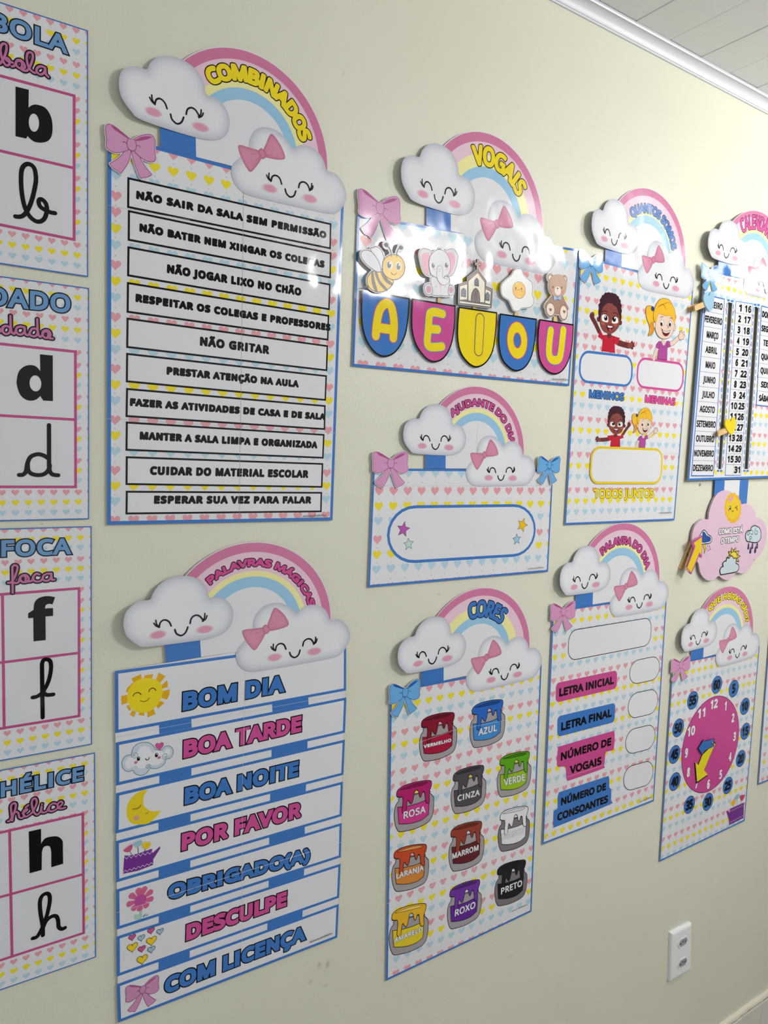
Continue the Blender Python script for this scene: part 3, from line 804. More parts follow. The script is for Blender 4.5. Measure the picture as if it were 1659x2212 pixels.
# ---- vowels poster
Q = M("6040,20119 11048,20473 10971,17863 6015,17803")
t = Thing('classroom_poster', 'wide poster headed VOGAIS with five lettered pennant pockets A E I O U', 'poster', base_of(Q), group='cloud and rainbow wall posters')
sheet(t, Q, .0042)
h0 = M("6209,19759")[0]
hp = M("8287,19755 10007,19765"); pv = np.hypot(*(hp[1] - hp[0])) / 5
hearts(t, inset(Q, .0042), M("6209,19759")[0][0], M("6903,20109")[0][1], pv, start=2, tilt=0.003)
seam(t, M("7835,20151 8860,20057 11031,20178"), .0004); seam(t, M("6039,18184 8270,18138 10974,18163"), .0003)
heading(t, header_map(M("7610,20629 9418,19986 8896,20529 7883,20222 10041,20582")), 'VOGAIS', M("8340,21398 9343,21055 8217,21702"), YEL, ry=.0885, fat=.0025, ol=.0016, curl=0.0074)
bow(t, M("6081,20519 6753,20532 6272,19809 6629,19827"), BOWP, BOWPD, BOWPL)
t.y = -.0066
LB = (100, 160, 226)
for P, c in ((M("6132,18997 7064,18994 7048,18633 6990,18358 6834,18111 6630,18000 6426,18035 6248,18206 6156,18430 6127,18706"), BLUE),
             (M("7106,18998 8030,19007 8026,18626 7965,18313 7821,18095 7630,18007 7437,18047 7225,18237 7122,18471 7100,18712"), MAG),
             (M("8097,18998 8982,19015 8976,18684 8925,18333 8776,18107 8570,18004 8377,18044 8181,18207 8091,18454 8080,18734"), YEL),
             (M("9048,19005 9971,19024 9957,18658 9899,18348 9740,18112 9517,18018 9306,18074 9131,18220 9043,18478 9036,18770"), BLUE),
             (M("10038,19027 10970,19042 10960,18624 10876,18327 10723,18127 10522,18044 10294,18090 10103,18256 10025,18527 10014,18803"), MAG)):
    S_ = np.r_[P[:1], smooth(P[1:], False, 4)]
    p = t.part('pennant_pocket'); p.slab(*union([S_]), .0003, BLACK, y=t.y); p.poly(S_, BLACK, y=t.y - LAY); p.poly(inset(P, .0026)[[0]].tolist() + smooth(inset(P, .0026)[1:], False, 4).tolist(), c, y=t.y - 2 * LAY)
    p.build()
t.y -= 3 * LAY
VL = [('A', [smooth(M("6421,18319 6436,18534 6481,18724 6556,18822 6628,18848 6703,18806 6753,18645 6768,18502 6760,18321"), False), M("6474,18449 6746,18447")], .0145, .0170, (222, 88, 130)),
      ('E', [smooth(M("7753,18827 7607,18839 7506,18818 7474,18759 7462,18535 7449,18335 7490,18264 7602,18258 7763,18287"), False), M("7477,18549 7659,18558")], .0140, .0168, (90, 150, 210)),
      ('I', [M("8587,18848 8582,18304")], .0175, .0205, (105, 62, 112)),
      ('O', [], 0, 0, 0), ('U', [smooth(M("10350,18850 10326,18614 10332,18418 10399,18326 10511,18313 10615,18360 10654,18507 10672,18708 10687,18900"), False)], .0155, .0185, (90, 150, 210))]
for ch, L, w, wo, oc in VL:
    p = t.part('vowel_letter')
    if ch == 'O':
        c0 = M("9500,18576 9767,18583 9479,18917"); a, b = c0[1] - c0[0], c0[2] - c0[0]
        p.hole(ellipse(c0[0], a, b, 40), ellipse(c0[0], a * .30, b * .36, 40), (222, 88, 130)); p.hole(ellipse(c0[0], a * .92, b * .955, 40), ellipse(c0[0], a * .38, b * .42, 40), YEL)
    else:
        for ww, cc in ((wo, oc), (w, YEL)):
            L2 = []
            for P in L: L2 += stroke_polys(P, ww)
            p.polys(L2, cc)
    p.build()
credit(t, M("10447,17941")[0], M("10896,17959")[0], .004)

# picture cut-outs on sticks standing in the pockets
def figure(name, label, cat, pc, stick, outline, thick=.003, side=(214, 205, 190)):
    b = PXmean(stick); MATT[0] = True
    t = Thing(name, label, cat, (b[0], -.009, float(stick[:, 1].min())), depth=.0098, group='picture cut-outs on sticks in the vowel pockets')
    lo, hi = stick.min(0), stick.max(0)
    box_mesh('stick', (lo[0], -.0062, lo[1]), (hi[0], -.0046, hi[1]), WOOD, t.root, t.origin, bev=.0004)
    p = t.part('card'); p.slab(*union(outline), thick, WHITE, side=side); p.build()
    return t
def PXmean(P): return np.asarray(P).mean(0)
WOOD, nt, bs = new_mat('pine_wood')
nz = nt.nodes.new('ShaderNodeTexNoise'); nz.inputs['Scale'].default_value = 40
mp = nt.nodes.new('ShaderNodeMapping'); mp.inputs['Scale'].default_value = (1, 1, 8); g = nt.nodes.new('ShaderNodeTexCoord')
nt.links.new(g.outputs['Object'], mp.inputs['Vector']); nt.links.new(mp.outputs[0], nz.inputs['Vector'])
cr = nt.nodes.new('ShaderNodeValToRGB'); cr.color_ramp.elements[0].color = (lin(196), lin(156), lin(96), 1); cr.color_ramp.elements[1].color = (lin(226), lin(196), lin(142), 1)
nt.links.new(nz.outputs['Fac'], cr.inputs['Fac']); nt.links.new(cr.outputs[0], bs.inputs['Base Color']); bs.inputs['Roughness'].default_value = .6

def fat_outline(Ps, w=.004):
    L = []
    for P in Ps: L.append(P); L += stroke_polys(P, w, True)
    return L
DK = (26, 24, 26); OW = .0011
W1 = smooth(M("6464,19292 6326,19321 6188,19387 6095,19471 6087,19546 6141,19591 6235,19600 6317,19564 6402,19478 6454,19375"))
W2 = smooth(M("6264,19608 6300,19659 6367,19684 6436,19662 6487,19604 6511,19519 6494,19415 6459,19359"))
BB = smooth(M("6306,19301 6222,19204 6211,19114 6261,19032 6365,18997 6488,19007 6597,19059 6679,19139 6704,19211 6618,19243 6504,19316 6395,19298"))
BH = smooth(M("6692,19619 6801,19613 6882,19558 6918,19461 6898,19355 6829,19276 6717,19230 6604,19241 6519,19295 6488,19380 6505,19495 6578,19575"))
AN = (M("6650,19582 6642,19648 6601,19708 6551,19738"), M("6753,19593 6757,19662 6783,19723 6829,19752"))
t = figure('bee_cutout', 'striped yellow bee cut-out standing in the blue A pocket', 'cutout', None, M("6489,19046 6530,19052 6539,18816 6498,18810"),
           fat_outline([W1, W2, BB, BH]) + [q for A_ in AN for q in stroke_polys(A_, .007)] + [ellipse(M("6548,19744")[0], (.0072, 0), (0, .0072)), ellipse(M("6831,19752")[0], (.0072, 0), (0, .0072))])
p = t.part('wing'); p.out(W2, OW, (236, 238, 244), DK); p.build(); p = t.part('wing'); p.out(W1, OW, (226, 228, 236), DK); p.build()
p = t.part('bee_body'); p.poly(M("6127,19026 6226,19069 6257,19034"), DK); p.poly(BB, (250, 206, 90))
for s_ in (M("6280,19280 6320,19298 6344,19179 6412,19004 6364,19000 6299,19105"), M("6340,19290 6388,19297 6454,19173 6604,19060 6556,19036 6414,19144"), M("6457,19297 6512,19306 6598,19218 6691,19169 6679,19133 6551,19176")): p.poly(smooth(s_, True, 3), (92, 86, 80))
p.line(BB, OW, DK, True); p.poly(BH, (252, 208, 92)); p.line(BH, OW, DK, True)
for A_ in AN: p.line(A_, .0012, DK, sm=3)
for s_ in (M("6548,19744 6587,19745 6547,19775"), M("6831,19752 6871,19753 6830,19784")): el(p, s_, (40, 36, 38))
for s_ in (M("6618,19446 6680,19454 6615,19516"), M("6794,19450 6853,19455 6791,19520")): el(p, s_, (242, 242, 246), 26)
for s_ in (M("6611,19443 6650,19447 6609,19496"), M("6791,19447 6829,19450 6789,19499")): el(p, s_, (84, 84, 86))
for s_ in (M("6624,19470 6638,19471 6623,19488"), M("6804,19472 6818,19474 6803,19490")): el(p, s_, (250, 250, 250), 10)
p.line(M("6653,19337 6686,19308 6731,19311 6762,19343"), .0008, DK, sm=3); p.build()

EL_ = smooth(M("7446,19781 7346,19822 7258,19806 7205,19728 7235,19594 7291,19463 7365,19405 7448,19412 7411,19553")); ER = smooth(M("7742,19832 7816,19898 7909,19914 8005,19841 8002,19709 7944,19543 7884,19474 7814,19473 7851,19660"))
EH = smooth(M("7402,19598 7433,19732 7527,19824 7617,19857 7726,19841 7807,19772 7852,19648 7835,19526 7768,19444 7670,19393 7563,19394 7446,19441")); EB = smooth(M("7479,19399 7466,19256 7492,19106 7668,19119 7846,19144 7848,19313 7815,19451"))
F1 = smooth(M("7329,19212 7357,19252 7416,19278 7470,19257 7496,19190 7491,19130 7440,19093 7364,19100 7332,19154")); F2 = smooth(M("7839,19275 7861,19315 7908,19322 7950,19268 7946,19195 7901,19146 7845,19156 7827,19214"))
t = figure('elephant_cutout', 'grey baby elephant cut-out with pink ears standing in the pink E pocket', 'cutout', None, M("7643,19155 7700,19163 7715,18842 7658,18834"), fat_outline([EL_, ER, EH, EB, F1, F2]))
G1 = (208, 207, 214); PKE = (228, 152, 178)
p = t.part('ear'); p.out(EL_, .0008, G1, DK); p.poly(smooth(M("7402,19756 7320,19757 7257,19713 7260,19586 7334,19435 7402,19422 7394,19608")), PKE); p.build()
p = t.part('ear'); p.out(ER, .0008, G1, DK); p.poly(smooth(M("7773,19819 7865,19851 7938,19806 7952,19700 7882,19510 7836,19502 7858,19685")), PKE); p.build()
p = t.part('elephant_body'); p.out(EB, .0008, (218, 218, 224), DK); p.poly(M("7627,19327 7688,19337 7664,19190"), (236, 182, 200))
for P in (F1, F2): p.out(P, .0008, G1, DK)
el(p, M("7418,19181 7469,19183 7415,19237"), (206, 130, 158)); el(p, M("7891,19238 7932,19240 7889,19289"), (206, 130, 158))
p.out(EH, .0008, (220, 220, 226), DK)
for s_ in (M("7518,19523 7549,19526 7518,19541"), M("7786,19566 7814,19568 7785,19584")): el(p, s_, (236, 178, 196))
T_ = M("7632,19541 7629,19446 7659,19374 7726,19354 7782,19389"); p.line(T_, .0125, DK, sm=4); p.line(T_, .0112, (222, 222, 228), sm=4)
p.line(M("7795,19386 7792,19442 7752,19454 7726,19426 7744,19402 7770,19415"), .0008, DK, sm=3)
for s_ in (M("7489,19577 7520,19580 7487,19616"), M("7769,19626 7801,19629 7767,19666")): el(p, s_, (52, 52, 58))
for s_ in (M("7497,19596 7507,19597 7496,19608"), M("7777,19645 7788,19646 7777,19657")): el(p, s_, WHITE, 8)
for s_ in (M("7602,19855 7555,19872"), M("7610,19856 7582,19892"), M("7617,19860 7612,19898"), M("7625,19859 7649,19892")): p.line(s_, .0008, DK)
for s_ in (M("7603,19504 7641,19512"), M("7599,19536 7655,19549"), M("7547,19244 7584,19253"), M("7738,19270 7776,19278")): p.line(s_, .0005, (90, 90, 95))
p.build()

CH = [M("8065,19041 8060,19303 8067,19360 8246,19426 8242,19492 8460,19667 8661,19506 8655,19412 8819,19386 8808,19066")]
CR = [M("8435,19656 8432,19726 8388,19733 8391,19779 8434,19789 8435,19842 8480,19844 8480,19788 8526,19784 8523,19741 8482,19740 8487,19664")]
t = figure('church_cutout', 'small church cut-out with cross and arched door in the yellow I pocket', 'cutout', None, M("8419,19061 8491,19070 8506,18800 8433,18791"), CH + CR + stroke_polys(CH[0], .003, True), side=(60, 50, 46))
CRM = (240, 228, 206); BRN = (150, 92, 80)
p = t.part('church_front'); p.polys(CH + stroke_polys(CH[0], .002, True) + CR, (30, 24, 26))
for P in (M("8081,19328 8237,19386 8250,19134 8089,19105"), M("8264,19439 8463,19611 8632,19473 8638,19133 8281,19121"), M("8662,19363 8778,19340 8775,19127 8663,19131"), M("8085,19080 8784,19102 8782,19080 8084,19055")): p.poly(P, CRM, y=t.y - LAY)
t.y -= LAY
for P in (M("8074,19361 8246,19419 8247,19401 8075,19339"), M("8250,19486 8460,19653 8646,19504 8642,19475 8462,19621 8255,19456"), M("8660,19399 8810,19377 8803,19352 8661,19373")): p.poly(P, BRN, y=t.y - LAY)
p.poly(M("8447,19825 8466,19825 8469,19675 8450,19675"), (230, 170, 120), y=t.y - LAY); p.poly(M("8405,19767 8515,19768 8514,19754 8404,19753"), (230, 170, 120), y=t.y - LAY)
t.y -= LAY; p.build()
p = t.part('church_door'); p.poly(smooth(M("8341,19115 8339,19231 8378,19315 8429,19353 8486,19330 8528,19258 8540,19120 8441,19110"), True, 3), (30, 24, 26)); p.poly(smooth(M("8360,19121 8360,19227 8388,19298 8430,19332 8474,19310 8511,19249 8518,19131 8440,19122"), True, 3), (112, 84, 84))
for P in (M("8407,19312 8413,19121"), M("8430,19329 8442,19122"), M("8460,19317 8474,19125")): p.line(P, .0009, (40, 30, 32), cap=False)
p.build()
for P, C_ in ((M("8399,19384 8394,19473 8443,19527 8496,19488 8502,19385"), M("8444,19509 8450,19389 8403,19442 8491,19445")), (M("8108,19163 8109,19269 8162,19316 8220,19282 8218,19162"), M("8163,19297 8166,19167 8116,19228 8213,19227")), (M("8659,19173 8659,19277 8705,19323 8760,19277 8755,19172"), M("8704,19305 8705,19175 8663,19234 8755,19230"))):
    p = t.part('church_window'); p.poly(np.r_[P[:1], smooth(P[1:4], False, 4), P[4:]], (24, 34, 62)); I = inset(P, .0022); p.poly(I, (72, 96, 130))
    p.line(C_[:2], .0009, (20, 26, 44), cap=False); p.line(C_[2:], .0009, (20, 26, 44), cap=False); p.build()

EG = smooth(M("9418,19835 9491,19825 9555,19746 9668,19689 9768,19637 9792,19528 9787,19437 9842,19324 9795,19227 9702,19187 9556,19158 9455,19092 9351,19094 9285,19174 9218,19253 9073,19306 9027,19402 9041,19506 9136,19600 9252,19691 9328,19796"))
t = figure('egg_cutout', 'fried egg cut-out with smiling yolk standing in the blue O pocket', 'cutout', None, M("9410,19119 9481,19128 9502,18802 9431,18793"), fat_outline([EG], .0028))
p = t.part('egg_white'); p.out(EG, .0009, (240, 240, 238), (70, 70, 72)); p.build()
p = t.part('yolk'); e_ = M("9458,19464 9615,19475 9449,19611"); yk = ellipse(e_[0], e_[1] - e_[0], e_[2] - e_[0], 30); p.out(yk, .0008, (246, 190, 50), (110, 80, 40))
el(p, M("9374,19488 9390,19488 9373,19507"), DK); el(p, M("9515,19499 9531,19500 9513,19518"), DK); p.line(M("9422,19477 9446,19460 9472,19481"), .0006, DK, sm=3)
el(p, M("9374,19455 9399,19457 9373,19470"), (240, 150, 110)); el(p, M("9525,19465 9550,19467 9524,19480"), (240, 150, 110)); el(p, M("9394,19566 9425,19569 9393,19577"), (252, 226, 150)); el(p, M("9476,19351 9505,19354 9475,19361"), (252, 226, 150)); p.build()

BE = [ellipse(*[(lambda q: (q[0], q[1] - q[0], q[2] - q[0]))(s_)][0]) for s_ in (M("10241,19807 10325,19812 10236,19886"), M("10623,19832 10691,19835 10616,19914"))]
BHd = smooth(M("10418,19893 10555,19886 10656,19809 10679,19688 10625,19556 10471,19487 10313,19496 10229,19576 10205,19695 10267,19826")); BBd = smooth(M("10311,19511 10435,19506 10581,19534 10659,19405 10635,19261 10539,19178 10426,19164 10333,19206 10278,19353"))
BF = [ellipse(*[(lambda q: (q[0], q[1] - q[0], q[2] - q[0]))(s_)][0]) for s_ in (M("10278,19227 10399,19233 10269,19359"), M("10632,19217 10742,19222 10621,19361"))]
BA = [smooth(M("10303,19472 10209,19389 10138,19303 10131,19241 10198,19227 10323,19351")), smooth(M("10596,19489 10682,19408 10758,19324 10756,19285 10692,19268 10605,19366"))]
t = figure('bear_cutout', 'brown teddy bear cut-out with blue bow tie in the pink U pocket', 'cutout', None, M("10418,19204 10494,19214 10518,18890 10441,18881"), fat_outline(BE + [BHd, BBd] + BF + BA, .0032))
BR_ = (186, 146, 118); BRd = (164, 122, 98); CR_ = (238, 222, 208)
p = t.part('ear')
for i, P in enumerate(BE): p.out(P, .0005, BRd, (130, 96, 80)); p.poly(BE[i].mean(0) + (P - P.mean(0)) * .6 + (0, -.001), CR_)
p.build()
p = t.part('bear_body')
for P in BA + [BBd]: p.out(P, .0005, BRd, (120, 84, 70))
p.out(BHd, .0005, BR_, (130, 94, 78))
for P in BF: p.out(P, .0006, BRd, (110, 76, 62)); p.poly(P.mean(0) + (P - P.mean(0)) * .84, CR_)
for s_, r in ((M("10277,19217")[0], .0038), (M("10649,19228")[0], .0038)): p.poly(heart_poly(s_, r), (140, 76, 62))
el(p, M("10445,19592 10531,19597 10439,19671"), CR_); el(p, M("10315,19642 10331,19643 10314,19661"), DK); el(p, M("10546,19668 10562,19669 10544,19687"), DK); el(p, M("10437,19637 10459,19639 10436,19652"), DK)
el(p, M("10288,19585 10333,19588 10286,19612"), (204, 128, 108)); el(p, M("10580,19599 10626,19603 10578,19627"), (204, 128, 108)); p.line(M("10438,19622 10443,19584"), .0004, DK); p.build()
p = t.part('bow_tie'); p.out(smooth(M("10438,19467 10346,19493 10343,19439 10368,19404 10440,19444 10532,19426 10545,19467 10532,19515 10449,19469"), True, 3), .0005, (150, 182, 214), (90, 120, 160)); p.build()

MATT[0] = False
# ---- helper of the day poster
Q = M("6463,16203 10646,16230 10643,14221 6436,14242")
t = Thing('classroom_poster', 'small wide poster headed AJUDANTE DO DIA with one empty blue-rimmed name field and four stars', 'poster', base_of(Q), group='cloud and rainbow wall posters')
sheet(t, Q, .0040)
hearts(t, inset(Q, .0040), .6602, 1.6134, .0289, start=2, tilt=-.005)
fb = M("6770,15591 10221,15567 10272,14566 6795,14598")
frame_box(t, fb, .0052, BLUE, .058, name='name_field')
def star(c, r, a0=90):
    return np.array([c + (r if i % 2 == 0 else r * .45) * np.array([math.cos(math.radians(a0 + 36 * i)), math.sin(math.radians(a0 + 36 * i))]) for i in range(10)])
for q, r, c, a in zip(M("7113,15182 7231,14926 9881,15170 9754,14901"), (.0135, .0108, .0140, .0108), ((190, 92, 180), (196, 228, 208), (246, 202, 30), (160, 205, 232)), (80, 95, 70, 95)):
    p = t.part('star'); p.out(star(q, r, a), .0007, c, (60, 54, 60)); p.build()
seam(t, M("6437,15917 10643,15916"), .0004); seam(t, M("8648,17317 8695,14560"), .0003, (220, 220, 224))
heading(t, header_map(M("7724,16542 9277,16017 8852,16481 7968,16219 9811,16507")), 'AJUDANTE DO DIA', M("8089,17082 9476,16669 8031,17245"), (206, 84, 150), fat=.0011, ol=.0011, curl=0.0025)
bow(t, BOWA, BOWP, BOWPD, BOWPL)
bow(t, M("10242,16482 10747,16487 10331,15946 10590,15950"), BOWB, BOWBD, BOWBL)
credit(t, M("10053,14315")[0], M("10495,14314")[0], .003)

# ---- children drawn on the attendance poster (frame: the large pair)
SKB = (140, 72, 66); SKBd = (108, 50, 50); HRB = (66, 30, 44); SKG = (238, 210, 190)
def boy(t, fm, k):
    t.y = yk; p = t.part('boy_picture')
    g = lambda s_, sm=3: fm(smooth(s_, True, sm))
    w = .0009 * k
    p.line(fm(M("11517,19249 11629,19140 11745,19004")), .0105 * k, SKBd); p.line(fm(M("12346,18841 12513,18824 12681,18816")), .0120 * k, SKBd)
    p.poly(g(M("11451,19301 11499,19348 11560,19349 11585,19298 11570,19235 11521,19202 11456,19241")), SKBd)
    for s_ in (M("12693,18807 12786,18902"), M("12726,18817 12834,18872"), M("12738,18812 12845,18827"), M("12717,18795 12809,18776")): p.line(fm(s_), .0052 * k, SKBd)
    p.poly(g(M("12645,18837 12731,18882 12801,18861 12795,18796 12708,18766 12650,18788")), SKB)
    p.poly(fm(M("11865,18942 11783,19038 11723,18891 11873,18846 11850,18623 12268,18622 12240,18809 12318,18789 12392,18940 12195,18960 12065,18971")), (196, 34, 58))
    p.line(fm(M("11866,18935 11908,18857")), w, (120, 20, 40)); p.line(fm(M("12195,18958 12216,18834")), w, (120, 20, 40))
    p.poly(g(M("11992,18952 12020,18994 12105,18996 12131,18944 12092,18905 12028,18900")), SKBd)
    p.poly(g(M("11710,19286 11665,19254 11677,19194 11750,19189 11765,19252")), SKBd); p.poly(g(M("12383,19294 12424,19271 12416,19214 12359,19193 12343,19247")), SKBd)
    p.poly(g(M("11718,19274 11692,19380 11703,19449 11685,19515 11729,19561 11714,19614 11762,19668 11779,19711 11830,19732 11858,19773 11920,19782 11972,19800 12025,19794 12078,19804 12121,19794 12186,19796 12231,19768 12280,19754 12301,19716 12347,19687 12352,19639 12388,19595 12378,19538 12405,19486 12388,19428 12403,19360 12383,19294 12320,19265 11832,19206 11747,19223")), HRB)
    p.poly(g(M("11771,19308 11790,19406 11829,19493 11888,19542 11969,19587 12032,19589 12096,19591 12153,19557 12208,19550 12255,19501 12319,19391 12359,19270 12329,19155 12230,19052 12106,18992 12020,18987 11891,19013 11801,19079 11750,19182")), SKB)
    for s_ in (M("11801,19325 11841,19351 11915,19353 11974,19333 11994,19295 11986,19208 11832,19213 11797,19256"), M("12119,19206 12127,19290 12162,19336 12225,19354 12281,19337 12300,19291 12290,19227")): p.poly(g(s_), (248, 244, 240))
    for s_, h_ in ((M("11921,19283 11973,19286 11916,19334"), M("11904,19304 11923,19305 11903,19322")), (M("12176,19290 12230,19293 12172,19342"), M("12189,19319 12208,19320 12187,19337"))):
        q = s_; p.poly(fm(ellipse(q[0], q[1] - q[0], q[2] - q[0], 18)), (20, 14, 16)); q = h_; p.poly(fm(ellipse(q[0], q[1] - q[0], q[2] - q[0], 10)), WHITE)
    for s_ in (M("11794,19365 11826,19404 11899,19417 11953,19402"), M("12134,19409 12197,19420 12264,19405 12288,19373"), M("11797,19325 11841,19354 11925,19355 11980,19327"), M("12117,19303 12161,19340 12225,19354 12292,19329")): p.line(fm(s_), w * 1.3, (46, 20, 28), sm=3)
    p.poly(g(M("11953,19149 12039,19145 12152,19150 12130,19087 12076,19039 12015,19046 11973,19092")), (88, 20, 30)); p.poly(g(M("11982,19141 12050,19142 12140,19143 12112,19118 12053,19105 11999,19113"), 2), WHITE); p.poly(g(M("12024,19070 12065,19089 12103,19072 12069,19041"), 2), (200, 80, 90))
    p.line(fm(M("12057,19178 12086,19173 12099,19190")), w, (60, 28, 34), sm=2)
    for s_ in (M("11840,19163 11899,19164 11838,19193"), M("12223,19181 12279,19184 12220,19211")):
        q = s_; p.poly(fm(ellipse(q[0], q[1] - q[0], q[2] - q[0], 16)), (176, 96, 80))
    p.build()
def girl(t, fm, k):
    t.y = yk; p = t.part('girl_picture'); g = lambda s_, sm=3: fm(smooth(s_, True, sm)); w = .0008 * k; OL = (60, 40, 40); BLN = (244, 190, 52); BLd = (226, 148, 40)
    P = fm(M("13619,18837 13570,18729 13538,18635")); p.line(P, .0118 * k, OL); p.line(P, .0102 * k, SKG)
    P = fm(smooth(M("14053,18993 14162,19027 14278,19114 14384,19179"), False)); p.line(P, .0108 * k, OL); p.line(P, .0092 * k, SKG)
    hd = [M("14407,19204 14390,19292"), M("14430,19221 14458,19312"), M("14456,19217 14532,19290"), M("14471,19196 14557,19228"), M("14448,19171 14525,19171")]
    for s_ in hd: p.line(fm(s_), .0058 * k, OL)
    p.out(g(M("14347,19167 14347,19220 14401,19256 14479,19242 14523,19186 14478,19136 14403,19120")), w, SKG, OL)
    for s_ in hd: p.line(fm(s_), .0042 * k, SKG)
    p.poly(g(M("14360,19168 14368,19214 14415,19242 14468,19226 14503,19184 14464,19147 14401,19135")), SKG)
    p.out(fm(M("13673,19012 13589,18937 13576,18854 13674,18835 13658,18637 13984,18639 13971,18910 14076,18940 14050,19030 13997,19057 13914,19030 13837,18948 13769,19015")), w, (180, 78, 156), OL)
    p.line(fm(M("13576,18859 13674,18835")), .0018 * k, (236, 220, 230)); p.line(fm(M("13701,18978 13674,18835")), w, (110, 40, 96)); p.line(fm(M("13946,19004 13971,18910")), w, (110, 40, 96))
    p.poly(fm(M("13774,19089 13859,19091 13874,18996 13836,18955 13777,18989")), SKG); p.line(fm(M("13765,19014 13811,18960 13860,18958 13902,19026")), w * 2.4, (232, 214, 222), sm=3)
    p.out(g(M("13385,19700 13248,19706 13172,19657 13165,19556 13210,19432 13299,19312 13333,19201 13286,19086 13400,19124 13473,19217 13477,19348 13416,19486 13425,19632")), w, BLN, OL)
    p.poly(g(M("13309,19328 13368,19205 13308,19093 13404,19129 13466,19216 13470,19318 13396,19397")), BLd)
    p.out(g(M("13479,19392 13423,19487 13428,19604 13480,19741 13587,19865 13730,19924 13920,19918 14039,19838 14136,19740 14187,19613 14176,19477 14151,19414 14058,19537 13618,19555 13537,19414")), w, BLN, OL)
    p.poly(g(M("13589,19727 13713,19809 13925,19867 14053,19818 13927,19848 13739,19791")), BLd)
    p.out(g(M("13445,19381 13497,19387 13513,19294 13480,19269 13440,19315")), w, SKG, OL); p.out(g(M("14120,19418 14188,19434 14219,19378 14188,19299 14138,19293")), w, SKG, OL)
    p.out(g(M("13513,19411 13559,19548 13637,19602 14052,19596 14126,19486 14155,19370 14115,19231 14003,19122 13860,19081 13690,19087 13561,19168 13503,19278")), w, SKG, OL)
    p.poly(g(M("13490,19408 13497,19569 13581,19682 13789,19768 14012,19739 14148,19623 14174,19432 14113,19484 14042,19572 13954,19591 13858,19571 13688,19576 13592,19581 13550,19474 13537,19414")), BLN)
    p.line(fm(M("13544,19531 13603,19583 13712,19575 13859,19568 13954,19588 14055,19566 14118,19485")), w * 1.3, BLd, sm=3); p.line(fm(M("13555,19708 13644,19771 13751,19785 13832,19708")), w, OL, sm=3)
    q = M("13382,19659 13437,19657 13377,19710"); p.poly(fm(ellipse(q[0], q[1] - q[0], q[2] - q[0], 14)), (40, 70, 130))
    for s_, h_ in ((M("13723,19403 13778,19405 13716,19468"), M("13708,19376 13742,19377 13704,19417")), (M("14014,19420 14065,19422 14007,19483"), M("14003,19403 14035,19403 13999,19441"))):
        q = s_; E_ = fm(ellipse(q[0], q[1] - q[0], q[2] - q[0], 20)); p.out(E_, w * .8, (248, 248, 246), OL); q = h_; p.poly(fm(ellipse(q[0], q[1] - q[0], q[2] - q[0], 14)), (24, 20, 22))
    for s_ in (M("13667,19500 13692,19535 13753,19536"), M("13980,19527 14027,19555 14064,19530")): p.line(fm(s_), w * 1.2, OL, sm=3)
    p.line(fm(M("13897,19384 13955,19346 13914,19312")), w, OL, sm=3)
    p.poly(g(M("13731,19273 13794,19251 13892,19247 14011,19279 13983,19194 13914,19146 13834,19143 13772,19185")), (110, 26, 34)); p.poly(g(M("13749,19263 13818,19249 13904,19244 14002,19272 13979,19233 13872,19206 13785,19220"), 2), WHITE)
    p.line(fm(M("13706,19285 13757,19257 13880,19241 14030,19288")), w, OL, sm=3); p.build()

# ---- how many are we poster
Q = M("11089,20376 14773,20328 14633,15129 11044,15135")
t = Thing('classroom_poster', 'poster headed QUANTOS SOMOS with drawn boy and girl above empty count boxes', 'poster', base_of(Q), group='cloud and rainbow wall posters')
sheet(t, Q, .0040)
qa = M("11445,19842 11692,19838"); qz = M("11710,20060")[0]
hc = M("11425,17507 14476,17536"); ph = np.hypot(*(hc[1] - hc[0])) / 12.0
hearts2(t, inset(Q, .0040), M("11366,15473")[0][0] - .0, M("11430,19566")[0][1], M("11443,18651")[0][1], ph, start=0)
yk = t.y
frame_box(t, M("11222,18589 12848,18625 12872,17971 11215,17956"), .0050, BLUE, .026, name='count_box')
t.y = yk
frame_box(t, M("12996,18627 14631,18641 14623,17986 12992,17980"), .0050, MAG, .026, name='count_box')
boy(t, lsq(np.array([[0, 0], [1, 0], [0, 1.]]), np.array([[0, 0], [1, 0], [0, 1.]])), 1.0)
girl(t, lsq(np.array([[0, 0], [1, 0], [0, 1.]]), np.array([[0, 0], [1, 0], [0, 1.]])), 1.0)
boy(t, lsq(M("12048,19287 11514,19289 12746,18841 12050,18643 11994,19789"), M("12460,17185 12855,17190 11910,16856 12425,16758 12440,17571")), .68)
girl(t, lsq(M("13824,19316 13286,19086 14443,19223 13820,18642 13730,19924"), M("13365,17143 12960,17027 13730,17113 13318,16748 13315,17593")), .68)
frame_box(t, M("11693,16718 14034,16731 14047,15948 11683,15951"), .0050, (238, 204, 44), .026, name='count_box')
t.y = yk
lines(t, (('MENINOS', M("11547,17663 12644,17668 11545,17844")),), .0013, BLUE, .0010)
t.y = yk
lines(t, (('MENINAS', M("13307,17681 14389,17678 13312,17862")),), .0013, (224, 84, 158), .0010, (120, 20, 70))
t.y = yk
lines(t, (('TODOS JUNTOS', M("11853,15646 13847,15643 11836,15857")),), .0013, YEL, .0010, (90, 70, 20))
seam(t, M("11081,16592 12742,16597 14707,16624"), .0005); seam(t, M("11160,19321 12705,19360 14759,19386"), .0003)
heading(t, header_map(M("12050,20723 13806,20133 13304,20653 12296,20357 14404,20708")), 'QUANTOS SOMOS', M("12533,21366 13874,20931 12428,21502"), BLUE, fat=.0015, ol=.0012, curl=0.0099, olc=(16, 24, 60))
bow(t, M("11081,20468 11662,20488 11255,19873 11547,19878"), BOWB, BOWBD, BOWBL)
credit(t, M("14033,15302")[0], M("14492,15299")[0], .0035)

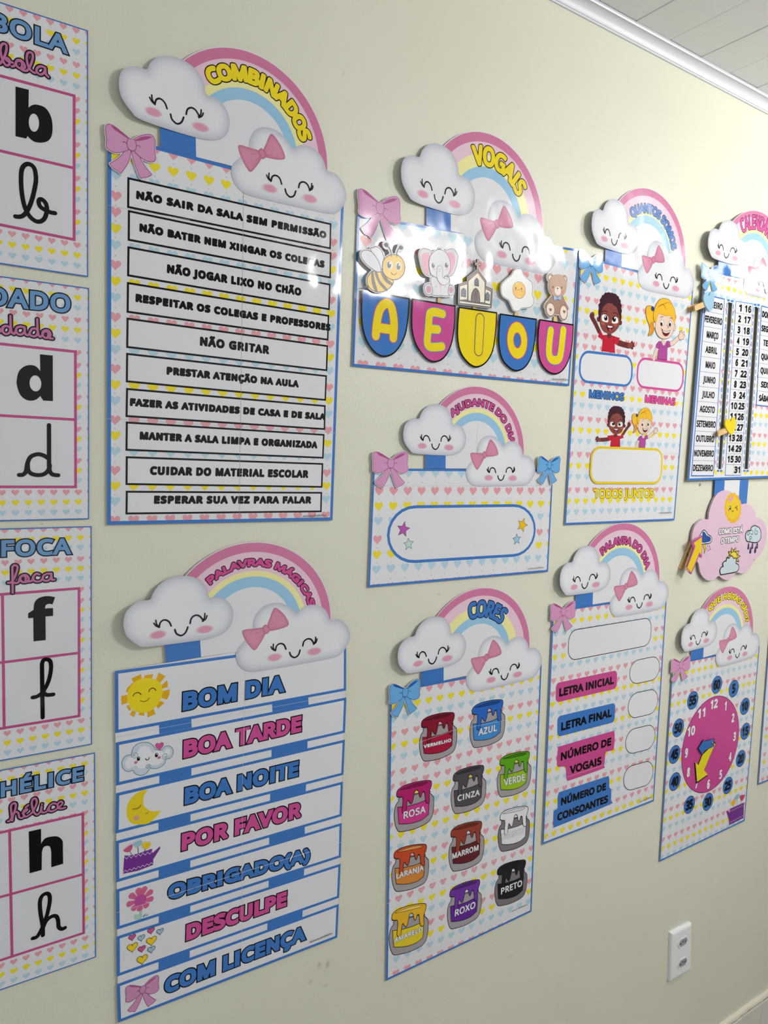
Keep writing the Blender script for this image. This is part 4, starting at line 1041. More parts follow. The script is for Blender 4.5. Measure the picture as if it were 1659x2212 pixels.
# ---- colours poster
Q = M("6948,12417 10596,12402 10662,7172 7064,7108")
t = Thing('classroom_poster', 'poster headed CORES with ten dripping paint pots named by colour', 'poster', base_of(Q), group='cloud and rainbow wall posters')
sheet(t, Q, .0042)
hearts2(t, inset(Q, .0042), .7290, M("7284,11620")[0][1], M("7312,10675")[0][1], .0252, start=0, tilt=-.004)
JA = M("7648,11685 8373,11783 7746,10994 8474,11339")
JB = smooth(M("7719,11610 7697,11553 7644,11492 7618,11385 7623,11262 7654,11133 7701,11040 7753,10996 7885,10980 8076,10975 8268,11001 8397,11048 8457,11152 8474,11296 8462,11457 8426,11506 8371,11558 8356,11593 8046,11609"), True, 3)
JL = np.r_[M("7683,11445 7877,11420 8118,11424 8259,11444 8366,11391 8369,11275 8364,11171"), smooth(M("8364,11171 8224,11105 8045,11091 7879,11108 7727,11142"), False, 3)[1:], M("7702,11286")]
JD = smooth(M("7648,11685 7669,11752 7785,11802 7972,11819 8164,11815 8346,11791 8394,11753 8394,11680 8359,11592 8361,11497 8372,11401 8343,11377 8294,11406 8270,11483 8256,11559 8238,11613 8202,11606 8187,11552 8165,11524 8135,11559 8121,11626 8081,11670 8037,11658 8021,11593 8006,11514 7983,11451 7958,11453 7925,11488 7895,11525 7879,11487 7872,11395 7859,11326 7822,11308 7783,11341 7783,11434 7787,11535 7769,11609 7684,11622 7656,11642"), True, 3)
JO = smooth(M("7713,11749 7911,11779 8101,11791 8308,11769 8245,11739 8040,11735 7850,11737"), True, 3)
yj = t.y
def jar(name_, col, lab, anchors, tx, word, lite=None, tc=WHITE, pot=(170, 163, 166), oc=None):
    t.y = yj
    fm = lsq(JA, anchors); j = t.part('paint_pot')
    j.out(fm(JB), .0013, pot, DK); j.poly(fm(JL), lab); j.line(fm(JL), .0012, DK, True); j.line(fm(M("8027,11592 8129,11596")), .0008, DK); jo = j.build()
    d = t.part('paint_drip', parent=jo); d.out(fm(JD), .0013, col, DK); d.poly(fm(JO), lite or tuple(int(v * .72) for v in col)); d.line(fm(JO), .0007, DK, True)
    d.line(fm(M("7662,11641 7706,11621 7762,11614")), .0011, DK); d.build()
    l = t.part('lettering', parent=jo); l.text(word, tx[0], tx[1], tx[2], tc, .0007, .0004, oc or DK, track=.04); l.build()
for a in (('red', (140, 24, 50), (176, 26, 62), M("7645,11689 8370,11782 7750,10997 8475,11325"), M("7711,11237 8351,11233 7705,11311"), 'VERMELHO'),
          ('blue', (48, 106, 200), (68, 142, 214), M("8824,11717 9560,11818 8913,11006 9676,11348"), M("8992,11215 9467,11222 8992,11356"), 'AZUL'),
          ('grey', (84, 78, 88), (84, 80, 88), M("8429,10520 9143,10621 8519,9823 9257,10141"), M("8545,10046 9102,10034 8544,10172"), 'CINZA'),
          ('green', (96, 172, 30), (156, 198, 40), M("9587,10564 10345,10634 9651,9867 10458,10156"), M("9721,10067 10291,10044 9698,10218"), 'VERDE'),
          ('pink', (188, 34, 112), (214, 62, 148), M("7161,10531 7897,10608 7244,9822 8001,10140"), M("7320,10034 7817,10026 7314,10176"), 'ROSA')):
    jar(*a)
jar('white', (240, 240, 242), (238, 238, 240), M("9653,9439 10388,9496 9750,8734 10483,9013"), M("9722,8964 10332,8947 9709,9088"), 'BRANCO', (228, 228, 232), tc=(238, 238, 240), pot=(128, 122, 126), oc=(120, 120, 124))
for a in (('brown', (160, 66, 52), (104, 36, 44), M("8428,9445 9157,9513 8526,8702 9270,9003"), M("8477,8945 9132,8935 8471,9066"), 'MARROM'),
          ('orange', (206, 78, 42), (222, 140, 60), M("7146,9386 7840,9463 7231,8748 7934,8935"), M("7207,8957 7821,8938 7203,9071"), 'LARANJA', (226, 160, 90)),
          ('purple', (118, 56, 168), (104, 40, 156), M("8462,8257 9170,8352 8533,7569 9272,7843"), M("8595,7777 9112,7782 8596,7920"), 'ROXO'),
          ('black', (32, 32, 38), (26, 26, 32), M("9652,8323 10390,8377 9721,7618 10495,7874"), M("9771,7830 10354,7825 9763,7972"), 'PRETO'),
          ('yellow', (240, 188, 48), (236, 212, 48), M("7146,8248 7879,8320 7222,7556 7980,7767"), M("7205,7763 7847,7760 7205,7869"), 'AMARELO', (250, 214, 110))):
    if a[0] == 'black': jar(*a, pot=(128, 122, 126))
    else: jar(*a)
seam(t, M("6970,11316 8375,11443 10610,11356"), .0004, (238, 238, 240)); seam(t, M("7006,8564 8495,8580 10592,8601"), .0005, (240, 240, 242))
heading(t, header_map(M("7828,12766 9596,12211 9110,12727 8109,12414 10207,12751")), 'CORES', M("8646,13481 9394,13253 8532,13753"), BLUE, ry=.088, fat=.0021, ol=.0017, curl=0.0068, olc=(14, 26, 60))
bow(t, M("6970,12534 7509,12544 7088,11930 7392,11931"), BOWB, BOWBD, BOWBL)
credit(t, M("10069,7385")[0], M("10513,7383")[0], .003)

# ---- word of the day poster
Q = M("10827,13429 14534,13445 14541,8553 10878,8543")
t = Thing('classroom_poster', 'poster headed PALAVRA DO DIA with five empty black-rimmed fields beside pink and blue captions', 'poster', base_of(Q), group='cloud and rainbow wall posters')
sheet(t, Q, .0042)
hc = M("10970,8694 13793,8705"); ph = np.hypot(*(hc[1] - hc[0])) / 10.9
hearts2(t, inset(Q, .0042), M("10960,11691")[0][0], M("11158,12662")[0][1], M("10960,11691")[0][1], .0250, start=0)
frame_box(t, M("11327,12968 14030,12967 14043,12318 11344,12321"), .0016, BLACK, .024, name='answer_field')
for q in (M("13345,12049 14426,12046 14446,11482 13364,11499"), M("13368,11303 14443,11279 14454,10685 13379,10717"), M("13353,10481 14426,10449 14436,9854 13366,9900"), M("13354,9629 14440,9587 14441,8990 13386,9042")):
    frame_box(t, q, .0015, BLACK, .030, name='answer_field')
PK = (206, 78, 146)
frame_box(t, M("11033,11916 12927,11911 12949,11501 11055,11507"), .0001, PK, .010, fill=PK, name='caption_label')
frame_box(t, M("11128,11207 12933,11185 12942,10750 11155,10767"), .0001, BLUE, .010, fill=BLUE, name='caption_label')
p = t.part('caption_label'); p.poly(smooth(M("11198,10522 11274,10553 12842,10556 12937,10538 12974,10451 12971,10154 12909,10117 12734,10124 12695,10073 12679,9820 12621,9764 11598,9746 11530,9762 11490,9838 11465,10023 11413,10086 11281,10108 11206,10138 11180,10246"), True, 3), PK); p.build()
p = t.part('caption_label'); p.poly(smooth(M("11263,9457 11296,9543 11373,9562 12754,9555 12843,9541 12877,9477 12900,9281 12965,9216 12976,8951 12915,8876 11270,8825 11196,8845 11168,8914 11163,9161 11191,9201 11263,9211 11275,9264"), True, 3), BLUE); p.build()
lines(t, (('LETRA INICIAL', M("11144,11613 12842,11619 11136,11790")), ('LETRA FINAL', M("11255,10875 12836,10892 11247,11055")), ('NÚMERO DE', M("11292,10233 12875,10241 11284,10411")),
          ('VOGAIS', M("11593,9877 12589,9869 11579,10058")), ('NÚMERO DE', M("11370,9252 12786,9251 11363,9420")), ('CONSOANTES', M("11283,8936 12882,8943 11271,9110"))), .0014, (14, 12, 16))
seam(t, M("10847,12471 12188,12461 14530,12482"), .0004, (240, 240, 242)); seam(t, M("10915,9831 12500,9840 14526,9873"), .0004, (238, 238, 240))
heading(t, header_map(M("11717,13806 13549,13220 13040,13742 12008,13444 14188,13794")), 'PALAVRA DO DIA', M("12219,14452 13665,14042 12111,14584"), (206, 78, 150), fat=.0014, ol=.0013, curl=0.0081)
bow(t, M("10803,13573 11397,13573 10942,12972 11258,12970"), BOWP, BOWPD, BOWPL)
credit(t, M("13984,8673")[0], M("14400,8683")[0], .004)

# ---- what time is it poster with its clock
Q = M("14909,11781 18638,11725 18554,7001 14911,6959")
t = Thing('classroom_poster', 'poster headed QUE HORAS SÃO? with a magenta clock face and blue minute discs', 'poster', base_of(Q), group='cloud and rainbow wall posters')
sheet(t, Q, .0042)
hearts(t, inset(Q, .0042), M("15242,7120")[0][0], M("15767,11684")[0][1], .0252, start=0)
seam(t, M("14936,10688 16760,10703 18552,10685"), .0004, (238, 238, 240))
yr = t.y
for n_, q in zip((60, 5, 10, 55), M("16792,10980 17561,10760 18142,10197 15816,10748")):
    t.y = yr; p = t.part('minute_disc'); p.out(ellipse(q, (.0218, 0), (0, .0218), 28), .0014, BLUE, (16, 30, 60)); c_ = .0095 if n_ > 9 else .005
    p.text(str(n_), q + (-c_ * 1.55, -.0125), q + (c_ * 1.55, -.0125), q + (-c_ * 1.55, .0125), (10, 14, 30), .0021); p.build()
for n_, q in zip((15, 20, 25, 30, 35, 40, 45, 50), M("18253,9510 18135,8804 17618,8198 16767,7975 15977,8101 15312,8844 15225,9532 15302,10166")):
    t.y = yr; p = t.part('minute_disc'); p.out(ellipse(q, (.0218, 0), (0, .0218), 28), .0014, BLUE, (16, 30, 60))
    p.text(str(n_), q + (-.0147, -.0125), q + (.0147, -.0125), q + (-.0147, .0125), (10, 14, 30), .0021); p.build()
CK = np.array([1.6732, .9471])
p = t.part('clock_face'); p.out(ellipse(CK, (.1217, 0), (0, .1217), 72), .0014, (206, 76, 150), (60, 14, 50)); cf = p.build(); yr = t.y
for n_, q in zip(range(1, 13), [None] * 12):
    a = math.radians(90 - 30 * n_); q = CK + (0.0, .0) + .1030 * np.array([math.cos(a), math.sin(a)])
    h_ = .0128; wd = .0068 if n_ < 10 else .0165
    if n_ == 1: wd = .0052
    t.y = yr; p = t.part('clock_numeral', parent=cf); p.text(str(n_), q + (-wd, -h_), q + (wd, -h_), q + (-wd, h_), (244, 240, 244), .0018, .0008, (70, 20, 56), shear=.0); p.build()
can(t, M("17622,7516 17670,7515 17795,7425 17814,7529 18444,7537 18483,7102 17812,7078 17779,7241"), (zig(*M("17827,7478 18436,7492"), 12, -.004), zig(*M("17816,7125 18467,7152"), 12, .004)),
    ((M("17933,7624 17963,7520"), M("17809,7703 17985,7736 18028,7657 17987,7591 17871,7601"), (246, 196, 40)), (M("18086,7720 18103,7532"), M("18006,7827 18186,7840 18181,7754 18121,7702 18033,7743"), (166, 200, 214)),
     (M("18307,7684 18284,7525"), M("18238,7779 18450,7746 18440,7690 18350,7605 18266,7666"), (212, 78, 110))))
for dp, P, c, nm, lb in ((.0045, M("16390,9373 16839,9367 16899,9477 16799,9543 16764,9404 16466,8849 16650,8690 16183,8595 16046,9159 16190,9052"), (240, 222, 40), 'clock_hand', 'yellow arrow-shaped minute hand'),
                     (.0065, M("16776,9624 16800,9422 16335,9378 16334,9281 16122,9509 16343,9639 16328,9696 16382,9638"), (62, 116, 190), 'clock_hand', 'blue arrow-shaped hour hand')):
    if c[2] == 40: P = M("16824,9538 16902,9477 16819,9375 16466,8849 16650,8690 16183,8595 16046,9159 16190,9052 16340,9294 16771,9476")
    else: P = M("16791,9621 16800,9419 16335,9378 16324,9286 16122,9509 16328,9696 16352,9641")
    t.y = -dp - .0004
    p = t.part(nm, label=lb); p.slab(*union([P]), .0008, (30, 26, 40), y=t.y); p.poly(P, (30, 26, 40)); p.poly(P.mean(0) + (P - P.mean(0)) * .93, c); p.build()
import bmesh
bm = bmesh.new(); bmesh.ops.create_uvsphere(bm, u_segments=16, v_segments=8, radius=.0032)
me = bpy.data.meshes.new('pin_head'); bm.to_mesh(me); bm.free(); me.materials.append(plain('chromed_pin', (150, 150, 155), .2, Metallic=1.0))
pin = bpy.data.objects.new('pin_head', me); COL.objects.link(pin); pin.parent = t.root; q = M("16702,9523")[0]
pin.location = (q[0] - t.origin[0], -.0075, q[1] - t.origin[2]); pin.scale = (1, .7, 1)
t.y = -.0042
heading(t, header_map(M("15821,12121 17594,11556 17145,12058 16104,11769 18203,12139")), 'QUE HORAS SÃO?', M("16248,12847 17870,12402 16148,12991"), YEL, fat=.0012, ol=.0013, curl=0.0081)
bow(t, M("14889,11897 15495,11890 15003,11318 15353,11314"), BOWP, BOWPD, BOWPL)

# ---- poster cut by the right edge of the picture
L0, L1 = M("18998,11623 19168,7864"); X0 = (L0[0] + L1[0]) / 2
Q = np.array([[X0, 1.29], [X0 + .36, 1.29], [X0 + .36, L1[1] - .003], [X0, L1[1]]])
t = Thing('classroom_poster', 'poster cut off by the right edge of the picture, hearts and rounded fields', 'poster', base_of(Q), group='cloud and rainbow wall posters')
sheet(t, Q, .0042)
hearts(t, inset(Q, .0042), X0 + .022, 1.265, .0252, start=1)
for k in range(3):
    c0 = np.array([X0 + .083, Q[3][1] + .064 + .085 * k])
    frame_box(t, np.array([c0 + (-.040, .034), c0 + (.060, .034), c0 + (.060, -.034), c0 + (-.040, -.034)]), .0016, (70, 62, 100), .030, name='answer_field')
fmx = lsq(np.array([[0, 0], [1, 0], [0, 1.]]), np.array([[0, 0], [1.15, 0], [0, 1.13]]) + (X0 - .645 * 1.15, 1.29 - 1.6098 * 1.13))
heading(t, fmx, '', None, YEL, curl=0.0062)

# ---- calendar, a thick board
t = None
Q = M("15071,20686 18219,20851 18276,16111 14948,16029")
Q[1] = Q[0] + (Q[1] - Q[0]) * .372 / (Q[1][0] - Q[0][0]); Q[2] = Q[3] + (Q[2] - Q[3]) * .372 / (Q[2][0] - Q[3][0])
Q[0][1] += .0040; Q[1][1] += .0040
t = Thing('classroom_calendar', 'calendar board headed CALENDÁRIO with month, day number and weekday columns and two slots', 'calendar', base_of(Q), depth=.009)
SL = [np.array(s_) for s_ in (M("16040,20147 16222,20154 16222,20154 16040,20147"), M("17155,20195 17337,20219 17337,20219 17155,20195"))]
SB = (M("16239,16305 16110,16308"), M("17383,16318 17215,16321"))
for s_, b_ in zip(SL, SB): s_[2], s_[3] = b_[0], b_[1]
cyc = [tuple(v) for v in Q] + [tuple(v) for s_ in SL for v in s_]
V, F = cdt(cyc, [], [[3, 2, 1, 0], [4, 5, 6, 7], [8, 9, 10, 11]], 0)
F = [f for f in F if inside(V[f].mean(0), Q) and not any(inside(V[f].mean(0), s_) for s_ in SL)]
p = t.part('board'); p.slab(V, F, .0035, WHITE, side=(150, 152, 158)); p.build()
for u, v in ((.06, .05), (.94, .05), (.06, .95), (.94, .95)):
    c0 = (Q[0] * (1 - u) + Q[1] * u) * (1 - v) + (Q[3] * (1 - u) + Q[2] * u) * v
    box_mesh('tape_pad', (c0[0] - .01, t.y + .0036, c0[1] - .01), (c0[0] + .01, 0.0, c0[1] + .01), TAPE, t.root, t.origin)
f = t.part('border'); f.hole(Q, inset(Q, .0050), BLUE); f.build()
# hearts in the margins only, where no table or slot lies
hq = inset(Q, .0050)
def slotfree(a, b): return np.array([[a, hq[0][1]], [b, hq[0][1]], [b, hq[2][1]], [a, hq[2][1]]])
hx = M("15561,20454")[0]; topq = np.array([hq[0], hq[1], [hq[1][0], SL[0][0][1] + .004], [hq[0][0], SL[0][0][1] + .004]])
botz = SL[0][3][1] - .004
def strip(a, b, z1, z0, nm='heart_pattern'): hearts(t, np.array([[a, z1], [b, z1], [b, z0], [a, z0]]), M("15770,20656")[0][0] - .1008, M("15770,20656")[0][1], .0252, start=0)
ztop, zbot = hq[0][1], hq[3][1]
strip(hq[0][0], hq[1][0], ztop, SL[0][0][1] + .004); strip(hq[0][0], hq[1][0], botz, zbot)
xs_ = [hq[0][0], (SL[0][0][0] + SL[0][3][0]) / 2 - .006, (SL[0][1][0] + SL[0][2][0]) / 2 + .006, (SL[1][0][0] + SL[1][3][0]) / 2 - .006, (SL[1][1][0] + SL[1][2][0]) / 2 + .006, hq[1][0]]
for a, b in ((0, 1), (2, 3), (4, 5)): strip(xs_[a], xs_[b], SL[0][0][1] + .004, botz)
def dashes(t, a, b, n, w=.0028, c=BLUE):
    t.y = yd
    a, b = np.asarray(a), np.asarray(b); L = []
    p = t.part('dashed_line')
    for i in range(n):
        L += stroke_polys([a + (b - a) * (i + .12) / n, a + (b - a) * (i + .80) / n], w, cap=False)
    p.polys(L, c); p.build()
yd = t.y
for s_ in SL:
    dashes(t, s_[0] + (-.0042, 0), s_[3] + (-.0042, 0), 24); dashes(t, s_[1] + (.0042, 0), s_[2] + (.0042, 0), 24)
    dashes(t, s_[0] + (-.006, .0042), s_[1] + (.006, .0042), 2, .0045); dashes(t, s_[3] + (-.006, -.0042), s_[2] + (.006, -.0042), 2, .0045)
def table(t, T, nrow, cols, texts, tw, fat, hgt):
    p = t.part('table_grid'); p.poly(T, BLUE); I = inset(T, tw); p.poly(I, WHITE)
    for r in range(1, nrow):
        v = r / nrow; p.line([I[0] + (I[3] - I[0]) * v, I[1] + (I[2] - I[1]) * v], .0007, (60, 84, 120), cap=False, y=t.y - LAY)
    for u in cols: p.line([I[0] + (I[1] - I[0]) * u, I[3] + (I[2] - I[3]) * u], .0007, (60, 84, 120), cap=False, y=t.y - LAY)
    t.y -= LAY; p.build(); yq = t.y
    for r, c_u, w_u, s_ in texts:
        t.y = yq
        v = (r + .5) / nrow; L_ = I[0] + (I[3] - I[0]) * v; R_ = I[1] + (I[2] - I[1]) * v
        c0 = L_ + (R_ - L_) * c_u; hw = (R_ - L_) * w_u / 2; up = np.array([0, hgt / 2])
        p = t.part('lettering'); p.text(s_, c0 - hw - up, c0 + hw - up, c0 - hw + up, BLACK, fat, track=.03); p.build()
TM = M("15143,20200 15899,20210 15948,16132 15056,16127")
mn = 'JANEIRO FEVEREIRO MARÇO ABRIL MAIO JUNHO JULHO AGOSTO SETEMBRO OUTUBRO NOVEMBRO DEZEMBRO'.split()
table(t, TM, 12, (), [(i, .5, min(.95, .126 * len(s_)), s_) for i, s_ in enumerate(mn)], .0028, .0009, .0150)
TN = M("16347,20218 17066,20252 17079,16157 16401,16152")
nt_ = [(i, .27, .17 if i < 9 else .40, str(i + 1)) for i in range(15)] + [(i, .75, .40, str(i + 16)) for i in range(16)]
table(t, TN, 16, (.5,), nt_, .0016, .0015, .0165)
TD = M("17432,20261 18183,20294 18272,17902 17523,17871")
wl = .089; TD[1] = TD[0] + (wl, 0); TD[2] = TD[3] + (wl, 0)
wd_ = 'DOMINGO SEGUNDA TERÇA QUARTA QUINTA SEXTA SÁBADO'.split()
table(t, TD, 7, (), [(i, .5, .135 * len(s_), s_) for i, s_ in enumerate(wd_)], .0028, .0013, .0150)
t.y = -.0094
heading(t, lsq(np.r_[HANCH[:3], HANCH[3:4]], np.r_[M("15845,21111 17628,20570 17132,21053"), M("16029,20737")]),
        'CALENDÁRIO', M("16378,21810 17331,21810 16227,22016"), (214, 78, 156), ry=.088, fat=.0015, ol=.0013, curl=0.0062, fit='CALENDÁ')
bow(t, M("14932,20851 15482,20868 15138,20275 15414,20282"), BOWB, BOWBD, BOWBL)
calendar = t

# ---- weather board hanging under the calendar on two blue straps
W0 = smooth(M("16009,15572 16130,15703 16305,15778 16499,15806 16704,15768 16855,15710 17036,15614 17214,15461 17347,15473 17550,15442 17738,15356 17870,15227 17931,15097 18107,15088 18305,14976 18432,14815 18483,14642 18456,14456 18374,14288 18235,14152 18104,14070 17943,14061 17902,13943 17767,13810 17599,13743 17426,13731 17211,13770 17089,13674 16927,13617 16783,13613 16611,13660 16449,13736 16305,13676 16124,13649 15961,13674 15793,13766 15665,13908 15596,14084 15491,14170 15366,14308 15291,14494 15261,14664 15275,14832 15344,14985 15486,15085 15656,15139 15859,15124 15869,15272 15925,15428"), True, 3)
t = Thing('weather_board', 'pink cloud-shaped weather board asking COMO ESTÁ O TEMPO, hanging from two blue straps', 'board', (float(W0[:, 0].mean()), float(W0[:, 1].min())), depth=.0085)
for P in (M("16061,16056 16464,16058 16466,15724 16077,15542"), M("17120,16060 17494,16061 17480,15468 17122,15473")):
    p = t.part('strap'); p.slab(*union([P]), .0006, BLUE, y=-.006); p.poly(P, BLUE, y=-.0061); p.build()
P = M("16466,16042 17121,16049 17132,15583 16470,15724"); p = t.part('strap_backing'); p.slab(*union([P]), .0006, WHITE, y=-.0058); p.build()
PKB = (232, 198, 218)
p = t.part('cloud_board'); p.slab(*union([W0]), .0045, PKB, side=(190, 168, 180)); p.build()
for q in M("16173,14663 17495,14608"): box_mesh('tape_pad', (q[0] - .01, -.0041, q[1] - .01), (q[0] + .01, 0, q[1] + .01), TAPE, t.root, t.origin)
SO = []
c0 = M("16854,15372 17214,15365 16901,15004"); a_, b_ = c0[1] - c0[0], c0[2] - c0[0]
for i in range(56):
    a = 2 * math.pi * i / 56; r_ = 1.0 + .05 * math.cos(14 * a); SO.append(c0[0] + a_ * r_ * math.cos(a) + b_ * r_ * math.sin(a))
p = t.part('sun_picture'); p.poly(SO, (242, 186, 50)); p.poly(ellipse(c0[0], a_ * .8, b_ * .76, 32), (240, 204, 48))
p.poly(smooth(M("16641,15611 16687,15624 16738,15597 16755,15650 16802,15657 16820,15609 16790,15562 16744,15549 16737,15509 16689,15510 16695,15557 16645,15578"), True, 2), (226, 152, 206))
el(p, M("16729,15381 16768,15378 16723,15431"), DK); el(p, M("16720,15395 16737,15393 16718,15415"), WHITE); p.line(M("17036,15420 16941,15373 17048,15366"), .0014, DK); p.line(M("16804,15319 16850,15277 16893,15317"), .0014, DK, sm=3)
el(p, M("16670,15324 16706,15321 16667,15346"), (226, 120, 90)); el(p, M("17031,15328 17068,15324 17028,15350"), (226, 120, 90)); p.build()
lines(t, (('COMO ESTÁ', M("16305,14730 17364,14744 16302,14895")), ('O TEMPO', M("16419,14500 17229,14525 16418,14666"))), .0011, (240, 238, 242), .0013, (50, 40, 50))
p = t.part('storm_cloud_picture'); SC_ = smooth(M("15532,14679 15606,14807 15698,14876 15803,14832 15879,14764 15997,14719 16050,14657 16036,14585 15949,14549 15803,14549 15658,14549"), True, 3)
p.out(SC_, .0022, (240, 240, 244), (60, 54, 70)); p.poly(smooth(M("15578,14664 15652,14753 15649,14818 15702,14843 15774,14801 15836,14745 15965,14707 16010,14652 15978,14594 15866,14583 15699,14577"), True, 3), (40, 84, 160))
p.out(M("15703,14540 15804,14538 15801,14467 15856,14443 15781,14314 15789,14417 15736,14453"), .0010, (232, 208, 60), (80, 70, 40))
for q in M("15900,14491 15977,14472 16015,14412 15928,14386"): p.poly(ellipse(q, (.0009, 0), (0, .0022), 8), (96, 70, 130))
p.build()
p = t.part('rain_cloud_picture'); p.out(smooth(M("17528,14567 17483,14667 17515,14763 17610,14801 17688,14787 17727,14874 17848,14912 17980,14887 18117,14826 18187,14696 18178,14568 18085,14494 17907,14481 17699,14511 17597,14523"), True, 3), .0024, (204, 222, 230), (28, 32, 44))
for P in (M("17675,14785 17577,14768 17548,14706 17625,14689 17657,14730 17606,14739"), M("17708,14728 17764,14691 17810,14724 17776,14789 17698,14805"), M("17920,14854 17882,14757 17929,14691 18005,14703 17996,14767 17943,14783"), M("17711,14518 17662,14604 17706,14651 17760,14621 17741,14579 17702,14588")): p.line(P, .0014, (28, 32, 44), sm=3)
for q in M("17652,14394 17829,14393 18046,14396 17755,14283 17976,14286"): p.poly(smooth(np.array([q + (0, .0095), q + (.0038, -.001), q + (.003, -.006), q + (0, -.0075), q + (-.003, -.006), q + (-.0038, -.001)]), True, 3), (44, 54, 110))
p.build()
p = t.part('sunny_cloud_picture'); c0 = M("17020,14176 17171,14175 17004,14301"); a_, b_ = c0[1] - c0[0], c0[2] - c0[0]
p.out(np.array([c0[0] + (a_ * math.cos(math.pi * i / 10) + b_ * math.sin(math.pi * i / 10)) * (1.85 if i % 2 == 0 else 1.12) for i in range(20)]), .0018, (240, 212, 66), DK); p.out(ellipse(c0[0], a_, b_, 28), .0018, (244, 218, 80), DK)
p.out(smooth(M("16514,13776 16473,13881 16529,13948 16602,13961 16566,14025 16630,14082 16712,14087 16727,14159 16824,14146 16866,14192 16950,14194 17018,14135 17115,14137 17140,14073 17132,14004 17248,13962 17284,13869 17219,13804 17099,13782 16598,13764"), True, 3), .0024, (204, 218, 226), DK); p.build()
seam(t, M("15949,14356 17121,14378 18384,14402"), .0005, (240, 214, 228))

# ---- clothes pegs
def peg(name, label, P0, P1, wid, y0, shape, face, rim=None, group='clothes pegs with card markers', lab=None):
    """P0 tail end, P1 jaw end on the wall plane; y0 depth of the board it grips; shape = card glued on the front"""
    d = P1 - P0; L = np.hypot(*d); d = d / L; n = np.array([-d[1], d[0]])
    t = Thing(name, label, 'clothes peg', (P1[0], -y0, P1[1]), depth=y0 + .013, group=group)
    for side in (-1, 1):
        ya0, ya1 = (y0 - .0005 if side > 0 else y0 - .010), 0
        # each wooden half is a tapered bar, thin at the tail
        pts = []
        for s_ in (0, .18, .55, 1.0):
            c_ = P0 + d * L * s_; op = (1 - s_) * .0035
            if side > 0: yf, yb = y0 + .0088 + op, y0 + .0022 + op * .9
            else: yf, yb = y0 - .0012 - op, y0 - .0070 - op * .2
            if s_ == 0:
                if side > 0: yb = yf - .0035
                else: yf = yb + .0035
            for q, yy in ((c_ + n * wid / 2, yf), (c_ - n * wid / 2, yf), (c_ - n * wid / 2, yb), (c_ + n * wid / 2, yb)): pts.append((q[0], -yy, q[1]))
        F = []
        for k in range(3):
            for i in range(4): F.append([4 * k + i, 4 * k + (i + 1) % 4, 4 * k + 4 + (i + 1) % 4, 4 * k + 4 + i])
        F += [[3, 2, 1, 0], [12, 13, 14, 15]]
        me = bpy.data.meshes.new('peg_half'); o_ = t.origin; me.from_pydata([tuple(np.array(v) - np.array(o_)) for v in pts], [], F); me.materials.append(WOOD)
        o = bpy.data.objects.new('peg_half', me); COL.objects.link(o); o.parent = t.root
    # wire spring round the middle
    cu = bpy.data.curves.new('spring', 'CURVE'); cu.dimensions = '3D'; cu.bevel_depth = .0006; cu.bevel_resolution = 2; sp = cu.splines.new('POLY'); c_ = P0 + d * L * .52
    pt_ = []
    for i in range(40):
        a = 2 * math.pi * i / 12; u = (i / 39 - .5) * (wid + .002)
        q = c_ + d * .0028 * math.cos(a) + n * u; pt_.append((q[0] - t.origin[0], -(y0 + .001) + .0028 * math.sin(a) - t.origin[1], q[1] - t.origin[2]))
    sp.points.add(39)
    for k_, v in zip(sp.points, pt_): k_.co = (*v, 1)
    so = bpy.data.objects.new('spring_path', cu); me = bpy.data.meshes.new_from_object(so); me.materials.clear(); me.materials.append(STEEL); me.name = 'spring'
    o = bpy.data.objects.new('spring', me); COL.objects.link(o); o.parent = t.root; bpy.data.objects.remove(so)
    t.y = -(y0 + .0122)
    p = t.part('card_marker', label=lab); p.slab(*union([shape]), .0030, rim or face, side=rim or face)
    if rim: p.poly(inset2(shape), face)
    else: p.poly(shape, face)
    p.build()
def inset2(P): return YA
STEEL = plain('spring_steel', (120, 112, 100), .35, Metallic=1.0)
HH = smooth(M("16286,17422 16212,17471 16147,17476 16085,17435 16071,17353 16125,17265 16240,17179 16373,17118 16457,17197 16510,17319 16506,17428 16448,17524 16382,17530 16323,17488"), True, 3)
peg('clothes_peg', 'wooden clothes peg with a yellow heart clipped in the first calendar slot', *M("15816,17113 16466,17294"), .0120, .009, HH, (244, 216, 40), lab='yellow card heart')
HH = smooth(M("15103,20137 15038,20194 14967,20194 14913,20135 14905,20033 14968,19925 15073,19852 15165,19808 15255,19876 15299,20028 15292,20174 15237,20242 15173,20238 15127,20195"), True, 3)
peg('clothes_peg', 'wooden clothes peg with a pale blue heart over the first month on the calendar edge', *M("14609,19803 15299,20057"), .0120, .009, HH, (160, 200, 226), lab='pale blue card heart')
AR = M("15058,14634 15466,14772 15513,14261 15474,14253 15398,14308 15145,13883 14935,14014 15163,14480"); YA = M("15157,14615 15457,14732 15487,14321 15404,14380 15130,13932 14971,14049 15228,14525")
peg('clothes_peg', 'wooden clothes peg with a yellow arrow clipped to the left of the pink weather board', *M("14980,13981 15350,14614"), .0120, .0085, AR, (240, 208, 40), rim=(190, 84, 150), lab='yellow card arrow with magenta rim')

# ---- alphabet cards at the left
PKL = (196, 84, 140)
S_ = lambda P, n=5: smooth(P, False, n)
WID = .21
def leftof(Q, w=WID):
    """the card runs out of the picture on the left"""
    dt = (Q[1] - Q[0]) / np.hypot(*(Q[1] - Q[0])); Q[0] = Q[1] - dt * w; db = (Q[2] - Q[3]) / np.hypot(*(Q[2] - Q[3])); Q[3] = Q[2] - db * w; return Q
def under(R, Lx):
    """outer rim quad of the window: right corners measured, left side at x = Lx"""
    sl = lambda a, b: a + (b - a) * (Lx - a[0]) / (b[0] - a[0])
    return np.array([sl(R[1], R[0]), R[1], R[2], sl(R[2], R[3])])
